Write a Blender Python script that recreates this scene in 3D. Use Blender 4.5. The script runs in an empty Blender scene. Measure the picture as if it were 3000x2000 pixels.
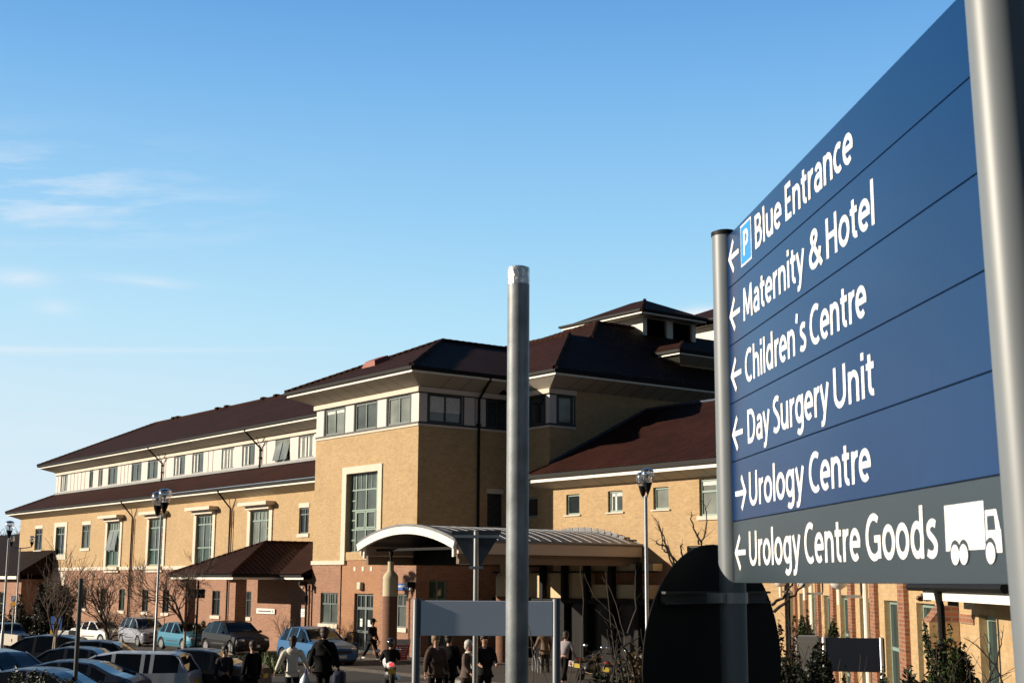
import bpy, bmesh, math, random
from mathutils import Vector, Matrix, noise
R = math.radians
S = bpy.context.scene
COL = S.collection
random.seed(7)

# ------------------------------------------------------------------ camera, sky, sun, exposure
EYE = 3.4
PITCH = 9.847
cd = bpy.data.cameras.new('camera'); cam = bpy.data.objects.new('camera', cd); COL.objects.link(cam)
cd.sensor_width = 36.0; cd.lens = 48.6; cd.clip_start = 0.05; cd.clip_end = 5000
cam.matrix_world = (Matrix.Translation((0, 0, EYE)) @ Matrix.Rotation(R(90 + PITCH), 4, 'X') @ Matrix.Rotation(R(0.298), 4, 'Z'))
cd.dof.use_dof = True; cd.dof.focus_distance = 14.0; cd.dof.aperture_fstop = 13
S.camera = cam
SUN_EL = 18.0
SUN_AZ = 268.0            # clockwise from +Y
w = bpy.data.worlds.new('World'); S.world = w; w.use_nodes = True
nt = w.node_tree; nt.nodes.clear()
def N(t, typ, **kw):
    n = t.nodes.new(typ)
    for k, v in kw.items(): setattr(n, k, v)
    return n
def M(t, op, a, b=None, c=None):
    n = N(t, 'ShaderNodeMath', operation=op)
    for i, v in enumerate((a, b, c)):
        if v is None: continue
        if isinstance(v, (int, float)): n.inputs[i].default_value = v
        else: t.links.new(v, n.inputs[i])
    return n.outputs[0]
def MIX(t, f, a, b, blend='MIX'):
    n = N(t, 'ShaderNodeMix', data_type='RGBA', blend_type=blend)
    for i, v in ((0, f), (6, a), (7, b)):
        if isinstance(v, (int, float)): n.inputs[i].default_value = v
        elif isinstance(v, tuple): n.inputs[i].default_value = v if len(v) == 4 else v + (1,)
        else: t.links.new(v, n.inputs[i])
    return n.outputs[2]
sky = N(nt, 'ShaderNodeTexSky', sky_type='NISHITA', sun_disc=False, sun_elevation=R(SUN_EL), sun_rotation=R(SUN_AZ),
        altitude=30, air_density=1.0, dust_density=0.6, ozone_density=2.0)
tc = N(nt, 'ShaderNodeTexCoord'); sx = N(nt, 'ShaderNodeSeparateXYZ'); nt.links.new(tc.outputs['Generated'], sx.inputs[0])
az = M(nt, 'ARCTAN2', sx.outputs[0], sx.outputs[1]); el = M(nt, 'ARCSINE', sx.outputs[2])
def band(v, c, wd):       # smooth bump of width wd round c
    return M(nt, 'POWER', 2.718, M(nt, 'MULTIPLY', M(nt, 'POWER', M(nt, 'DIVIDE', M(nt, 'SUBTRACT', v, c), wd), 2.0), -1.0))
def cl_noise(sa, se, sh=0.0, detail=6, seed=0.0):
    cv = N(nt, 'ShaderNodeCombineXYZ')
    nt.links.new(M(nt, 'MULTIPLY', az, sa), cv.inputs[0])
    nt.links.new(M(nt, 'ADD', M(nt, 'MULTIPLY', el, se), M(nt, 'MULTIPLY', az, sh)), cv.inputs[1]); cv.inputs[2].default_value = seed
    n = N(nt, 'ShaderNodeTexNoise'); n.inputs['Scale'].default_value = 1; n.inputs['Detail'].default_value = detail; n.inputs['Roughness'].default_value = .62
    nt.links.new(cv.outputs[0], n.inputs['Vector']); return n.outputs[0]
def sat(v): 
    n = N(nt, 'ShaderNodeClamp'); nt.links.new(v, n.inputs[0]); return n.outputs[0]
wisps = sat(M(nt, 'MULTIPLY', M(nt, 'SUBTRACT', cl_noise(9, 60, -5, 10), 0.46), 4.5))
m1 = M(nt, 'MULTIPLY', band(az, -.36, .13), band(el, .262, .030))
streak = M(nt, 'MULTIPLY', M(nt, 'MULTIPLY', band(az, -.265, .032), band(M(nt, 'ADD', el, M(nt, 'MULTIPLY', az, .03)), .199, .0035)), cl_noise(30, 200, 0, 5, 3.0))
puff = M(nt, 'MULTIPLY', M(nt, 'MULTIPLY', band(az, -.35, .02), band(el, .203, .006)), cl_noise(30, 90, 0, 5, 5.0))
puff2 = M(nt, 'MULTIPLY', M(nt, 'MULTIPLY', band(az, -.325, .014), band(el, .185, .005)), cl_noise(30, 90, 0, 5, 9.0))
trail = M(nt, 'MULTIPLY', sat(M(nt, 'MULTIPLY', M(nt, 'SUBTRACT', -.10, az), 6.0)), band(M(nt, 'SUBTRACT', el, M(nt, 'MULTIPLY', M(nt, 'ADD', az, .355), .045)), .1545, .0020))
trail2 = M(nt, 'MULTIPLY', band(az, -.36, .06), band(M(nt, 'SUBTRACT', el, M(nt, 'MULTIPLY', M(nt, 'ADD', az, .355), .02)), .1535, .003))
low = M(nt, 'MULTIPLY', sat(M(nt, 'MULTIPLY', M(nt, 'SUBTRACT', cl_noise(5, 40, 0, 5, 2.0), 0.4), 3.0)), M(nt, 'MULTIPLY', band(el, .09, .06), sat(M(nt, 'MULTIPLY', M(nt, 'SUBTRACT', -.12, az), 5.0))))
cum = M(nt, 'MULTIPLY', M(nt, 'MULTIPLY', band(az, .143, .022), band(el, .188, .006)), sat(M(nt, 'MULTIPLY', cl_noise(40, 60, 0, 5, 4.0), 2.2)))
cl = M(nt, 'MULTIPLY', wisps, M(nt, 'MULTIPLY', m1, .72))
for v, k in ((streak, .7), (puff, .95), (puff2, .7), (trail, .24), (trail2, .16), (low, .22), (cum, 1.6)):
    cl = M(nt, 'ADD', cl, M(nt, 'MULTIPLY', v, k))
rmp = N(nt, 'ShaderNodeValToRGB'); nt.links.new(sat(M(nt, 'DIVIDE', el, 1.5708)), rmp.inputs[0])
cr_ = rmp.color_ramp; cr_.elements[0].position = 0.0; cr_.elements[0].color = (.75, .90, 1.02, 1); cr_.elements[1].position = 1.0; cr_.elements[1].color = (.016, .05, .13, 1)
for ps, c in ((.064, (.66, .88, 1.00)), (.115, (.49, .83, 1.04)), (.166, (.34, .68, 1.0)), (.229, (.205, .505, .91)), (.26, (.155, .42, .84)), (.40, (.04, .13, .31))):
    e = cr_.elements.new(ps); e.color = c + (1,)
left = sat(M(nt, 'MULTIPLY', M(nt, 'SUBTRACT', .05, az), 1.5))
ramp = MIX(nt, M(nt, 'MULTIPLY', left, M(nt, 'MULTIPLY', band(el, .03, .17), .75)), rmp.outputs[0], (.80, .93, 1.02))
ramp = MIX(nt, 1.0, ramp, (6.6, 6.6, 6.6), 'MULTIPLY')
front = sat(M(nt, 'ADD', M(nt, 'MULTIPLY', sx.outputs[1], 1.9), -.50))
ramp = MIX(nt, M(nt, 'ADD', M(nt, 'MULTIPLY', front, .80), .20), (0, 0, 0), ramp)
skyc = MIX(nt, .96, sky.outputs[0], ramp)
skyc = MIX(nt, sat(cl), skyc, (5.9, 6.3, 6.8))
bg = N(nt, 'ShaderNodeBackground'); bg.inputs[1].default_value = 0.10
nt.links.new(skyc, bg.inputs[0])
ow = N(nt, 'ShaderNodeOutputWorld'); nt.links.new(bg.outputs[0], ow.inputs[0])
sd = bpy.data.lights.new('sun', 'SUN'); sd.energy = 5.0; sd.angle = R(0.5); sd.color = (1.0, .87, .69)
sun = bpy.data.objects.new('sun', sd); COL.objects.link(sun)
SDIR = Vector((math.sin(R(SUN_AZ)) * math.cos(R(SUN_EL)), math.cos(R(SUN_AZ)) * math.cos(R(SUN_EL)), math.sin(R(SUN_EL))))
sun.rotation_euler = SDIR.to_track_quat('Z', 'Y').to_euler()
vs = S.view_settings; vs.view_transform = 'Standard'; vs.look = 'None'; vs.exposure = 0.5; vs.gamma = 1.0
S.cycles.max_bounces = 6; S.cycles.diffuse_bounces = 2; S.cycles.transparent_max_bounces = 12
S.cycles.use_adaptive_sampling = True

# ------------------------------------------------------------------ materials
MATS = {}
def mat(name, col, rough=.6, metal=0.0, var=.12, vscale=2.0, bump=0.0, bscale=30.0, coat=0.0, spec=.5, emit=None):
    if name in MATS: return MATS[name]
    m = bpy.data.materials.new(name); m.use_nodes = True; MATS[name] = m
    t = m.node_tree; b = t.nodes['Principled BSDF']
    b.inputs['Roughness'].default_value = rough; b.inputs['Metallic'].default_value = metal
    b.inputs['Coat Weight'].default_value = coat; b.inputs['Specular IOR Level'].default_value = spec
    c = N(t, 'ShaderNodeTexCoord')
    n = N(t, 'ShaderNodeTexNoise'); n.inputs['Scale'].default_value = vscale; n.inputs['Detail'].default_value = 5
    t.links.new(c.outputs['Object'], n.inputs['Vector'])
    lo = tuple(max(0, x * (1 - var * 1.6)) for x in col); hi = tuple(min(1, x * (1 + var * 1.6)) for x in col)
    t.links.new(MIX(t, n.outputs[0], lo, hi), b.inputs['Base Color'])
    if bump:
        n2 = N(t, 'ShaderNodeTexNoise'); n2.inputs['Scale'].default_value = bscale; n2.inputs['Detail'].default_value = 4
        t.links.new(c.outputs['Object'], n2.inputs['Vector'])
        bp = N(t, 'ShaderNodeBump'); bp.inputs['Strength'].default_value = bump; bp.inputs['Distance'].default_value = .02
        t.links.new(n2.outputs[0], bp.inputs['Height']); t.links.new(bp.outputs[0], b.inputs['Normal'])
    if emit:
        b.inputs['Emission Color'].default_value = emit[0] + (1,); b.inputs['Emission Strength'].default_value = emit[1]
    return m
def brick(name, c1, c2, mortar, bw=.225, bh=.075, ms=.011, stain=.25):
    m = bpy.data.materials.new(name); m.use_nodes = True; MATS[name] = m
    t = m.node_tree; b = t.nodes['Principled BSDF']; b.inputs['Roughness'].default_value = .85
    uv = N(t, 'ShaderNodeUVMap'); br = N(t, 'ShaderNodeTexBrick')
    br.inputs['Scale'].default_value = 1; br.inputs['Brick Width'].default_value = bw; br.inputs['Row Height'].default_value = bh
    br.inputs['Mortar Size'].default_value = ms; br.inputs['Bias'].default_value = -.1
    for k, v in (('Color1', c1), ('Color2', c2), ('Mortar', mortar)): br.inputs[k].default_value = v + (1,)
    t.links.new(uv.outputs[0], br.inputs['Vector'])
    n = N(t, 'ShaderNodeTexNoise'); n.inputs['Scale'].default_value = .7; n.inputs['Detail'].default_value = 6; n.inputs['Roughness'].default_value = .7
    t.links.new(uv.outputs[0], n.inputs['Vector'])
    n3 = N(t, 'ShaderNodeTexNoise'); n3.inputs['Scale'].default_value = 5; n3.inputs['Detail'].default_value = 3
    t.links.new(uv.outputs[0], n3.inputs['Vector'])
    f = MIX(t, n.outputs[0], (1 - stain,) * 3, (1 + stain * .6,) * 3)
    f2 = MIX(t, n3.outputs[0], (.84,) * 3, (1.16,) * 3)
    c = MIX(t, 1.0, MIX(t, 1.0, br.outputs[0], f, 'MULTIPLY'), f2, 'MULTIPLY')
    t.links.new(c, b.inputs['Base Color'])
    bp = N(t, 'ShaderNodeBump'); bp.inputs['Strength'].default_value = .5; bp.inputs['Distance'].default_value = .008; bp.invert = True
    t.links.new(br.outputs[1], bp.inputs['Height']); t.links.new(bp.outputs[0], b.inputs['Normal'])
    return m
def tiles(name, c1, c2):
    m = bpy.data.materials.new(name); m.use_nodes = True; MATS[name] = m
    t = m.node_tree; b = t.nodes['Principled BSDF']; b.inputs['Roughness'].default_value = .8; b.inputs['Specular IOR Level'].default_value = .12
    uv = N(t, 'ShaderNodeUVMap'); s = N(t, 'ShaderNodeSeparateXYZ'); t.links.new(uv.outputs[0], s.inputs[0])
    br = N(t, 'ShaderNodeTexBrick'); br.offset = 0
    br.inputs['Scale'].default_value = 1; br.inputs['Brick Width'].default_value = .3; br.inputs['Row Height'].default_value = .34; br.inputs['Mortar Size'].default_value = .02
    for k, v in (('Color1', c1), ('Color2', c2), ('Mortar', tuple(x * .45 for x in c1))): br.inputs[k].default_value = v + (1,)
    t.links.new(uv.outputs[0], br.inputs['Vector'])
    n = N(t, 'ShaderNodeTexNoise'); n.inputs['Scale'].default_value = .5; n.inputs['Detail'].default_value = 6
    t.links.new(uv.outputs[0], n.inputs['Vector'])
    t.links.new(MIX(t, 1.0, br.outputs[0], MIX(t, n.outputs[0], (.5, .5, .53), (1.5, 1.45, 1.4)), 'MULTIPLY'), b.inputs['Base Color'])
    h = M(t, 'ADD', M(t, 'MULTIPLY', M(t, 'SINE', M(t, 'MULTIPLY', s.outputs[0], 2 * math.pi / .3)), .019),
          M(t, 'MULTIPLY', M(t, 'FRACT', M(t, 'DIVIDE', s.outputs[1], .34)), -.05))
    bp = N(t, 'ShaderNodeBump'); bp.inputs['Strength'].default_value = 1.0; bp.inputs['Distance'].default_value = 1.0
    t.links.new(h, bp.inputs['Height']); t.links.new(bp.outputs[0], b.inputs['Normal'])
    return m
def glass(name, col, rough=.06, spec=.9):
    m = mat(name, col, rough, 0, .55, .9, .12, .8, 0, spec); return m
def clear_glass(name, tint, alpha):
    m = bpy.data.materials.new(name); m.use_nodes = True; MATS[name] = m
    t = m.node_tree; t.nodes.remove(t.nodes['Principled BSDF'])
    tr = N(t, 'ShaderNodeBsdfTransparent'); tr.inputs[0].default_value = tint + (1,)
    gl = N(t, 'ShaderNodeBsdfGlossy'); gl.inputs[1].default_value = .08; gl.inputs[0].default_value = (.95, .95, 1, 1)
    mx = N(t, 'ShaderNodeMixShader'); mx.inputs[0].default_value = alpha
    t.links.new(tr.outputs[0], mx.inputs[1]); t.links.new(gl.outputs[0], mx.inputs[2])
    t.links.new(mx.outputs[0], t.nodes['Material Output'].inputs[0]); return m
YB = brick('yellow_brick', (.50, .345, .18), (.415, .27, .128), (.43, .31, .18))
RB = brick('red_brick', (.355, .165, .095), (.25, .105, .065), (.31, .22, .16))
OB = brick('orange_brick', (.40, .18, .085), (.34, .15, .07), (.33, .21, .13))
TILE = tiles('roof_tile', (.046, .0165, .0105), (.030, .0115, .0085))
TILER = tiles('red_roof_tile', (.050, .0160, .0115), (.034, .0122, .0092))
STONE = mat('cream_stone', (.63, .55, .46), .8, 0, .08, 1.5)
WHITE = mat('white_panel', (.60, .55, .52), .55, 0, .05, .8)
SOFF = mat('soffit_board', (.46, .42, .35), .7, 0, .06, .6)
FASC = mat('white_fascia', (.80, .76, .68), .5, 0, .04, 1)
FRAME = mat('window_frame', (.13, .16, .16), .45, 0, .1, 3)
FRAMEG = mat('green_window_frame', (.22, .31, .27), .45, 0, .1, 3)
DARKF = mat('dark_frame', (.035, .038, .04), .45, 0, .1, 3)
BLACK = mat('black_metal', (.008, .008, .0085), .55, 0, .2, 6, 0, 1, 0, .15)
GL_D = glass('dark_glass', (.022, .03, .032)); GL_M = glass('grey_glass', (.085, .105, .10)); GL_L = glass('blind_glass', (.20, .22, .20)); GL_G = glass('green_glass', (.05, .085, .07))
CURT = mat('curtain', (.62, .62, .60), .9, 0, .25, 9)
GALV = mat('galvanised_steel', (.19, .212, .23), .52, .2, .42, 11, .04, 60)
PAINTG = mat('grey_paint', (.16, .182, .205), .46, .05, .06, 4)
STEEL = mat('dull_steel', (.33, .34, .36), .38, .8, .1, 8)
LEAD = mat('lead_sheet', (.20, .21, .235), .38, .7, .18, 3)
def u8(r, g, b):
    f = lambda c: (c / 255 / 12.92) if c <= 10 else ((c / 255 + .055) / 1.055) ** 2.4
    return (f(r), f(g), f(b))

# ------------------------------------------------------------------ mesh builder
Zv = Vector((0, 0, 1))
class MB:
    def build_parts(s, name, mats, parent=None):
        """each separate piece becomes an object of its own"""
        key = {}; par = {}
        def find(a):
            while par[a] != a: par[a] = par[par[a]]; a = par[a]
            return a
        ids = [key.setdefault(tuple(round(c, 3) for c in v), len(key)) for v in s.v]
        for i in range(len(key)): par[i] = i
        for f in s.f:
            for k in f[1:]: par[find(ids[k])] = find(ids[f[0]])
        g = {}
        for f in s.f: g.setdefault(find(ids[f[0]]), []).append(f)
        for fs in g.values():
            m = MB()
            for f in fs: m.add([s.v[i] for i in f], [list(range(len(f)))])
            m.build(name, mats, parent)
    def __init__(s): s.v = []; s.f = []; s.mi = []; s.m = 0
    def add(s, pts, faces):
        k = len(s.v); s.v += [tuple(p) for p in pts]
        for f in faces: s.f.append([k + i for i in f]); s.mi.append(s.m)
    def poly(s, *pts): s.add(pts, [list(range(len(pts)))])
    def box(s, x0, y0, z0, x1, y1, z1):
        p = [(x, y, z) for z in (z0, z1) for y in (y0, y1) for x in (x0, x1)]
        s.add(p, [(0, 2, 3, 1), (4, 5, 7, 6), (0, 1, 5, 4), (2, 6, 7, 3), (0, 4, 6, 2), (1, 3, 7, 5)])
    def obox(s, c, ax, ay, az, hx, hy, hz):
        c = Vector(c); p = [c + ax * (hx * i) + ay * (hy * j) + az * (hz * k) for k in (-1, 1) for j in (-1, 1) for i in (-1, 1)]
        s.add(p, [(0, 2, 3, 1), (4, 5, 7, 6), (0, 1, 5, 4), (2, 6, 7, 3), (0, 4, 6, 2), (1, 3, 7, 5)])
    def tube(s, pts, r, n=8, cap=True, up=None):
        pts = [Vector(p) for p in pts]; rr = r if isinstance(r, (list, tuple)) else [r] * len(pts)
        k = len(s.v); prev = None
        for i, p in enumerate(pts):
            d = (pts[min(i + 1, len(pts) - 1)] - pts[max(i - 1, 0)])
            if d.length < 1e-9: d = Vector((0, 0, 1))
            d.normalize()
            if prev is None: a = d.orthogonal().normalized()
            else:
                a = prev - d * prev.dot(d)
                a = a.normalized() if a.length > 1e-6 else d.orthogonal().normalized()
            prev = a; b = d.cross(a)
            for j in range(n):
                t = 2 * math.pi * j / n; s.v.append(tuple(p + (a * math.cos(t) + b * math.sin(t)) * rr[i]))
        for i in range(len(pts) - 1):
            for j in range(n):
                s.f.append([k + i * n + j, k + i * n + (j + 1) % n, k + (i + 1) * n + (j + 1) % n, k + (i + 1) * n + j]); s.mi.append(s.m)
        if cap:
            s.f.append([k + j for j in range(n)][::-1]); s.mi.append(s.m)
            e = k + (len(pts) - 1) * n; s.f.append([e + j for j in range(n)]); s.mi.append(s.m)
    def lathe(s, prof, c=(0, 0, 0), n=20, ax='z'):
        k = len(s.v); c = Vector(c)
        for r, h in prof:
            for j in range(n):
                t = 2 * math.pi * j / n; q = (r * math.cos(t), r * math.sin(t), h)
                if ax == 'y': q = (q[0], q[2], q[1])
                if ax == 'x': q = (q[2], q[0], q[1])
                s.v.append(tuple(c + Vector(q)))
        for i in range(len(prof) - 1):
            for j in range(n):
                s.f.append([k + i * n + j, k + i * n + (j + 1) % n, k + (i + 1) * n + (j + 1) % n, k + (i + 1) * n + j]); s.mi.append(s.m)
        s.f.append([k + j for j in range(n)][::-1]); s.mi.append(s.m)
        e = k + (len(prof) - 1) * n; s.f.append([e + j for j in range(n)]); s.mi.append(s.m)
    def ball(s, c, rx, ry=None, rz=None, n=12, m=8):
        ry = ry or rx; rz = rz or rx; k = len(s.v); c = Vector(c)
        for i in range(m + 1):
            t = math.pi * i / m
            for j in range(n):
                q = 2 * math.pi * j / n; s.v.append(tuple(c + Vector((rx * math.sin(t) * math.cos(q), ry * math.sin(t) * math.sin(q), rz * math.cos(t)))))
        for i in range(m):
            for j in range(n):
                s.f.append([k + i * n + j, k + (i + 1) * n + j, k + (i + 1) * n + (j + 1) % n, k + i * n + (j + 1) % n]); s.mi.append(s.m)
    def build(s, name, mats, parent=None, smooth=False, xf=None, bevel=0):
        me = bpy.data.meshes.new(name)
        V = s.v if xf is None else [tuple(xf @ Vector(p)) for p in s.v]
        me.from_pydata(V, [], s.f)
        ms = mats if isinstance(mats, (list, tuple)) else [mats]
        for m in ms: me.materials.append(m)
        if len(ms) > 1: me.polygons.foreach_set('material_index', s.mi)
        uv = me.uv_layers.new(name='UVMap').data
        for p in me.polygons:
            n = p.normal; t = Zv.cross(n)
            t = t.normalized() if t.length > 1e-3 else Vector((1, 0, 0))
            if (t.x + t.y * .01) < 0: t = -t
            b = n.cross(t); 
            if b.z < 0: b = -b
            for li in p.loop_indices:
                co = me.vertices[me.loops[li].vertex_index].co; uv[li].uv = (co.dot(t), co.dot(b))
        if smooth:
            me.polygons.foreach_set('use_smooth', [True] * len(me.polygons))
            try: me.set_sharp_from_angle(angle=R(40))
            except Exception: pass
        o = bpy.data.objects.new(name, me); COL.objects.link(o)
        if parent: o.parent = parent
        if bevel:
            bv = o.modifiers.new('bevel', 'BEVEL'); bv.width = bevel; bv.segments = 2; bv.limit_method = 'ANGLE'
        return o
def tag(o, label, cat, group=None):
    o['label'] = label; o['category'] = cat
    if group: o['group'] = group
    return o
def thing(name, label, cat, loc=(0, 0, 0), rz=0.0, group=None):
    o = bpy.data.objects.new(name, None); COL.objects.link(o); o.empty_display_size = .3
    o.location = loc; o.rotation_euler = (0, 0, rz); return tag(o, label, cat, group)
def structure(o): o['kind'] = 'structure'; return o
def smoothstep(a, b, x):
    t = max(0, min(1, (x - a) / (b - a))); return t * t * (3 - 2 * t)

# ------------------------------------------------------------------ frames: the hospital stands turned by -53 degrees
BA = R(-53.0); C1 = Vector((-4.19, 62.0, 0)); BX = Vector((math.cos(BA), math.sin(BA), 0)); BY = Vector((-math.sin(BA), math.cos(BA), 0))
def W(x, y, z=0): return C1 + BX * x + BY * y + Vector((0, 0, z))
def to_b(X, Y):
    q = Vector((X, Y, 0)) - C1; return q.dot(BX), q.dot(BY)
def gz(X, Y):
    bx, by = to_b(X, Y)
    s = -.02 * max(0, min(60, -bx - 6))
    b = 1 - smoothstep(12, 31 + 13 * smoothstep(-9, -5, X), Y)
    return 1.75 * b + s * (1 - b)
def at(px, D, z=None):       # a spot D metres away in the direction of photo column px
    X = (px - 1500) / 4110 * D
    return Vector((X, D, gz(X, D) if z is None else z))
def zpx(px, y, D): return EYE - (y - 1703 - .0052 * (px - 1500)) / 4110 * D      # height seen at photo row y

class Pl:     # a wall plane: u to the right, z up, n outward
    def __init__(s, o, u, n): s.o = Vector(o); s.u = Vector(u); s.n = Vector(n)
    def p(s, u, z, n=0): return s.o + s.u * u + s.n * n + Vector((0, 0, z))
def pbox(mb, P, u0, u1, z0, z1, n0, n1):
    p = [P.p(u, z, n) for z in (z0, z1) for n in (n0, n1) for u in (u0, u1)]
    mb.add(p, [(0, 2, 3, 1), (4, 5, 7, 6), (0, 1, 5, 4), (2, 6, 7, 3), (0, 4, 6, 2), (1, 3, 7, 5)])
def wall(mb, P, u0, u1, z0, z1, holes=(), depth=.13):
    holes = [h for h in holes if h[1] > u0 and h[0] < u1 and h[3] > z0 and h[2] < z1]
    us = sorted({u0, u1} | {min(max(x, u0), u1) for h in holes for x in h[:2]}); zs = sorted({z0, z1} | {min(max(x, z0), z1) for h in holes for x in h[2:4]})
    for i in range(len(us) - 1):
        for j in range(len(zs) - 1):
            cu = (us[i] + us[i + 1]) / 2; cz = (zs[j] + zs[j + 1]) / 2
            if any(h[0] < cu < h[1] and h[2] < cz < h[3] for h in holes): continue
            mb.poly(P.p(us[i], zs[j]), P.p(us[i + 1], zs[j]), P.p(us[i + 1], zs[j + 1]), P.p(us[i], zs[j + 1]))
    for a, b, c, d in [h[:4] for h in holes]:
        c2 = max(c, z0); d2 = min(d, z1)
        mb.poly(P.p(a, c2), P.p(a, c2, -depth), P.p(a, d2, -depth), P.p(a, d2)); mb.poly(P.p(b, c2), P.p(b, d2), P.p(b, d2, -depth), P.p(b, c2, -depth))
        if d <= z1: mb.poly(P.p(a, d), P.p(a, d, -depth), P.p(b, d, -depth), P.p(b, d))
        if c >= z0: mb.poly(P.p(a, c), P.p(b, c), P.p(b, c, -depth), P.p(a, c, -depth))
def window(P, a, b, c, d, parent, depth=.12, mull=(.5,), trans=(), fm=None, pm=None, fw=.07, toplights=None, sill=None, lintel=None, curtain=0, blind=0, name='window', label=None, opened=False):
    fm = fm or FRAME; pm = pm or GL_M
    f = MB(); n0, n1 = -depth - .02, -depth + .05
    pbox(f, P, a, b, c, c + fw, n0, n1); pbox(f, P, a, b, d - fw, d, n0, n1); pbox(f, P, a, a + fw, c + fw, d - fw, n0, n1); pbox(f, P, b - fw, b, c + fw, d - fw, n0, n1)
    for t in mull: u = a + (b - a) * t; pbox(f, P, u - fw * .45, u + fw * .45, c + fw, d - fw, n0, n1 - .003)
    for t in trans: z = c + (d - c) * t; pbox(f, P, a + fw, b - fw, z - fw * .45, z + fw * .45, n0, n1 - .006)
    if toplights:
        z0 = c + (d - c) * toplights[0]
        for k in range(1, toplights[1]):
            u = a + (b - a) * k / toplights[1]; pbox(f, P, u - fw * .3, u + fw * .3, z0, d - fw, n0, n1 - .009)
    o = f.build(name, fm, parent)
    if label: o['label'] = label
    g = MB(); g.poly(P.p(a, c, -depth), P.p(b, c, -depth), P.p(b, d, -depth), P.p(a, d, -depth)); g.build('pane', pm, o)
    if curtain:
        q = MB(); 
        for k, (s, wd) in enumerate(((.04, .13), (.36, .12), (.55, .10), (.83, .13))[:2 * curtain]):
            pbox(q, P, a + (b - a) * s, a + (b - a) * (s + wd), c + fw, d - fw, -depth + .006, -depth + .012)
        q.build('curtain', CURT, o)
    if blind:
        q = MB(); pbox(q, P, a + fw, b - fw, d - fw - (d - c) * blind, d - fw, -depth + .006, -depth + .012); q.build('blind', CURT, o)
    if opened:
        q = MB()
        for t in (.0, .5):
            u0 = a + (b - a) * t + .06; u1 = a + (b - a) * (t + .5) - .06
            q.poly(P.p(u0, d - .08, -.05), P.p(u1, d - .08, -.05), P.p(u1, c + .05, .22), P.p(u0, c + .05, .22))
            q.poly(P.p(u0, d - .08, -.08), P.p(u1, d - .08, -.08), P.p(u1, c + .05, .19), P.p(u0, c + .05, .19))
        q.build('casement', GL_L, o)
    if sill:
        q = MB(); pbox(q, P, a - .1, b + .1, c - sill, c - .003, -depth, .07); q.build('sill', STONE, o)
    if lintel:
        q = MB(); pbox(q, P, a - .05, b + .05, d + .003, d + lintel, -.05, .025); q.build('lintel', STONE, o)
    return o
def offs(path, os):         # mitred offset of a 2D path to its right-hand side, one overhang per segment
    path = [Vector(p) for p in path]; L = []
    for i in range(len(path) - 1):
        d = (path[i + 1] - path[i]).normalized(); n = Vector((d.y, -d.x)); L.append((path[i] + n * os[i], path[i + 1] + n * os[i], d))
    out = [L[0][0]]
    for i in range(1, len(L)):
        a, _, d = L[i - 1]; b, _, e = L[i]; cr = d.x * e.y - d.y * e.x
        if abs(cr) < 1e-6: out.append(b); continue
        t = ((b.x - a.x) * e.y - (b.y - a.y) * e.x) / cr; out.append(a + d * t)
    out.append(L[-1][1]); return out
def eaves(path, os, zw, z0, z1, parent, gut=.16, seams=.95):
    if not isinstance(os, (list, tuple)): os = [os] * (len(path) - 1)
    q = offs(path, os); q2 = offs(path, [o + .03 for o in os]); g = offs(path, [o + .16 for o in os]); gi = offs(path, [o - .1 for o in os])
    s = MB(); f = MB(); gu = MB()
    for i in range(len(path) - 1):
        A, B = Vector(path[i]), Vector(path[i + 1]); C, D = q[i], q[i + 1]; E, F = q2[i], q2[i + 1]
        s.poly((A.x, A.y, zw), (B.x, B.y, zw), (D.x, D.y, z0), (C.x, C.y, z0))
        L = (B - A).length; n = max(1, int(L / seams)); off = (D - C).length
        d = (B - A).normalized(); nn = Vector((d.y, -d.x))
        for k in range(1, n):        # board joints
            p0 = A + (B - A) * (k / n); t = Vector((p0.x, p0.y)) + nn * os[i]
            a3 = Vector((p0.x, p0.y, zw - .006)); b3 = Vector((t.x, t.y, z0 - .006)); w3 = Vector((d.x, d.y, 0)) * .018
            s.m = 1; s.poly(a3 - w3, a3 + w3, b3 + w3, b3 - w3); s.m = 0
        f.poly((C.x, C.y, z0), (D.x, D.y, z0), (F.x, F.y, z0), (E.x, E.y, z0)); f.poly((E.x, E.y, z0), (F.x, F.y, z0), (F.x, F.y, z1), (E.x, E.y, z1))
        G, H, I, J = g[i], g[i + 1], gi[i], gi[i + 1]; za, zb = z1, z1 + gut
        gu.poly((G.x, G.y, za + .03), (H.x, H.y, za + .03), (H.x, H.y, zb), (G.x, G.y, zb)); gu.poly((E.x, E.y, za - .01), (F.x, F.y, za - .01), (H.x, H.y, za + .03), (G.x, G.y, za + .03))
        gu.poly((G.x, G.y, zb), (H.x, H.y, zb), (J.x, J.y, zb + .03), (I.x, I.y, zb + .03))
    s.build('soffit', [SOFF, DARKF], parent); f.build('fascia', FASC, parent); gu.build('gutter', BLACK, parent)
def hips(parent, lines, m, r=.13):
    for l in lines:
        b = MB(); n = max(2, int((Vector(l[1]) - Vector(l[0])).length / .4)); a, c = Vector(l[0]), Vector(l[1])
        pts = []; rad = []
        for i in range(n):
            pts += [a + (c - a) * (i / n), a + (c - a) * ((i + .97) / n)]; rad += [r, r * .86]
        b.tube(pts, rad, 8); b.build('ridge_tile', m, parent)

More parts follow.
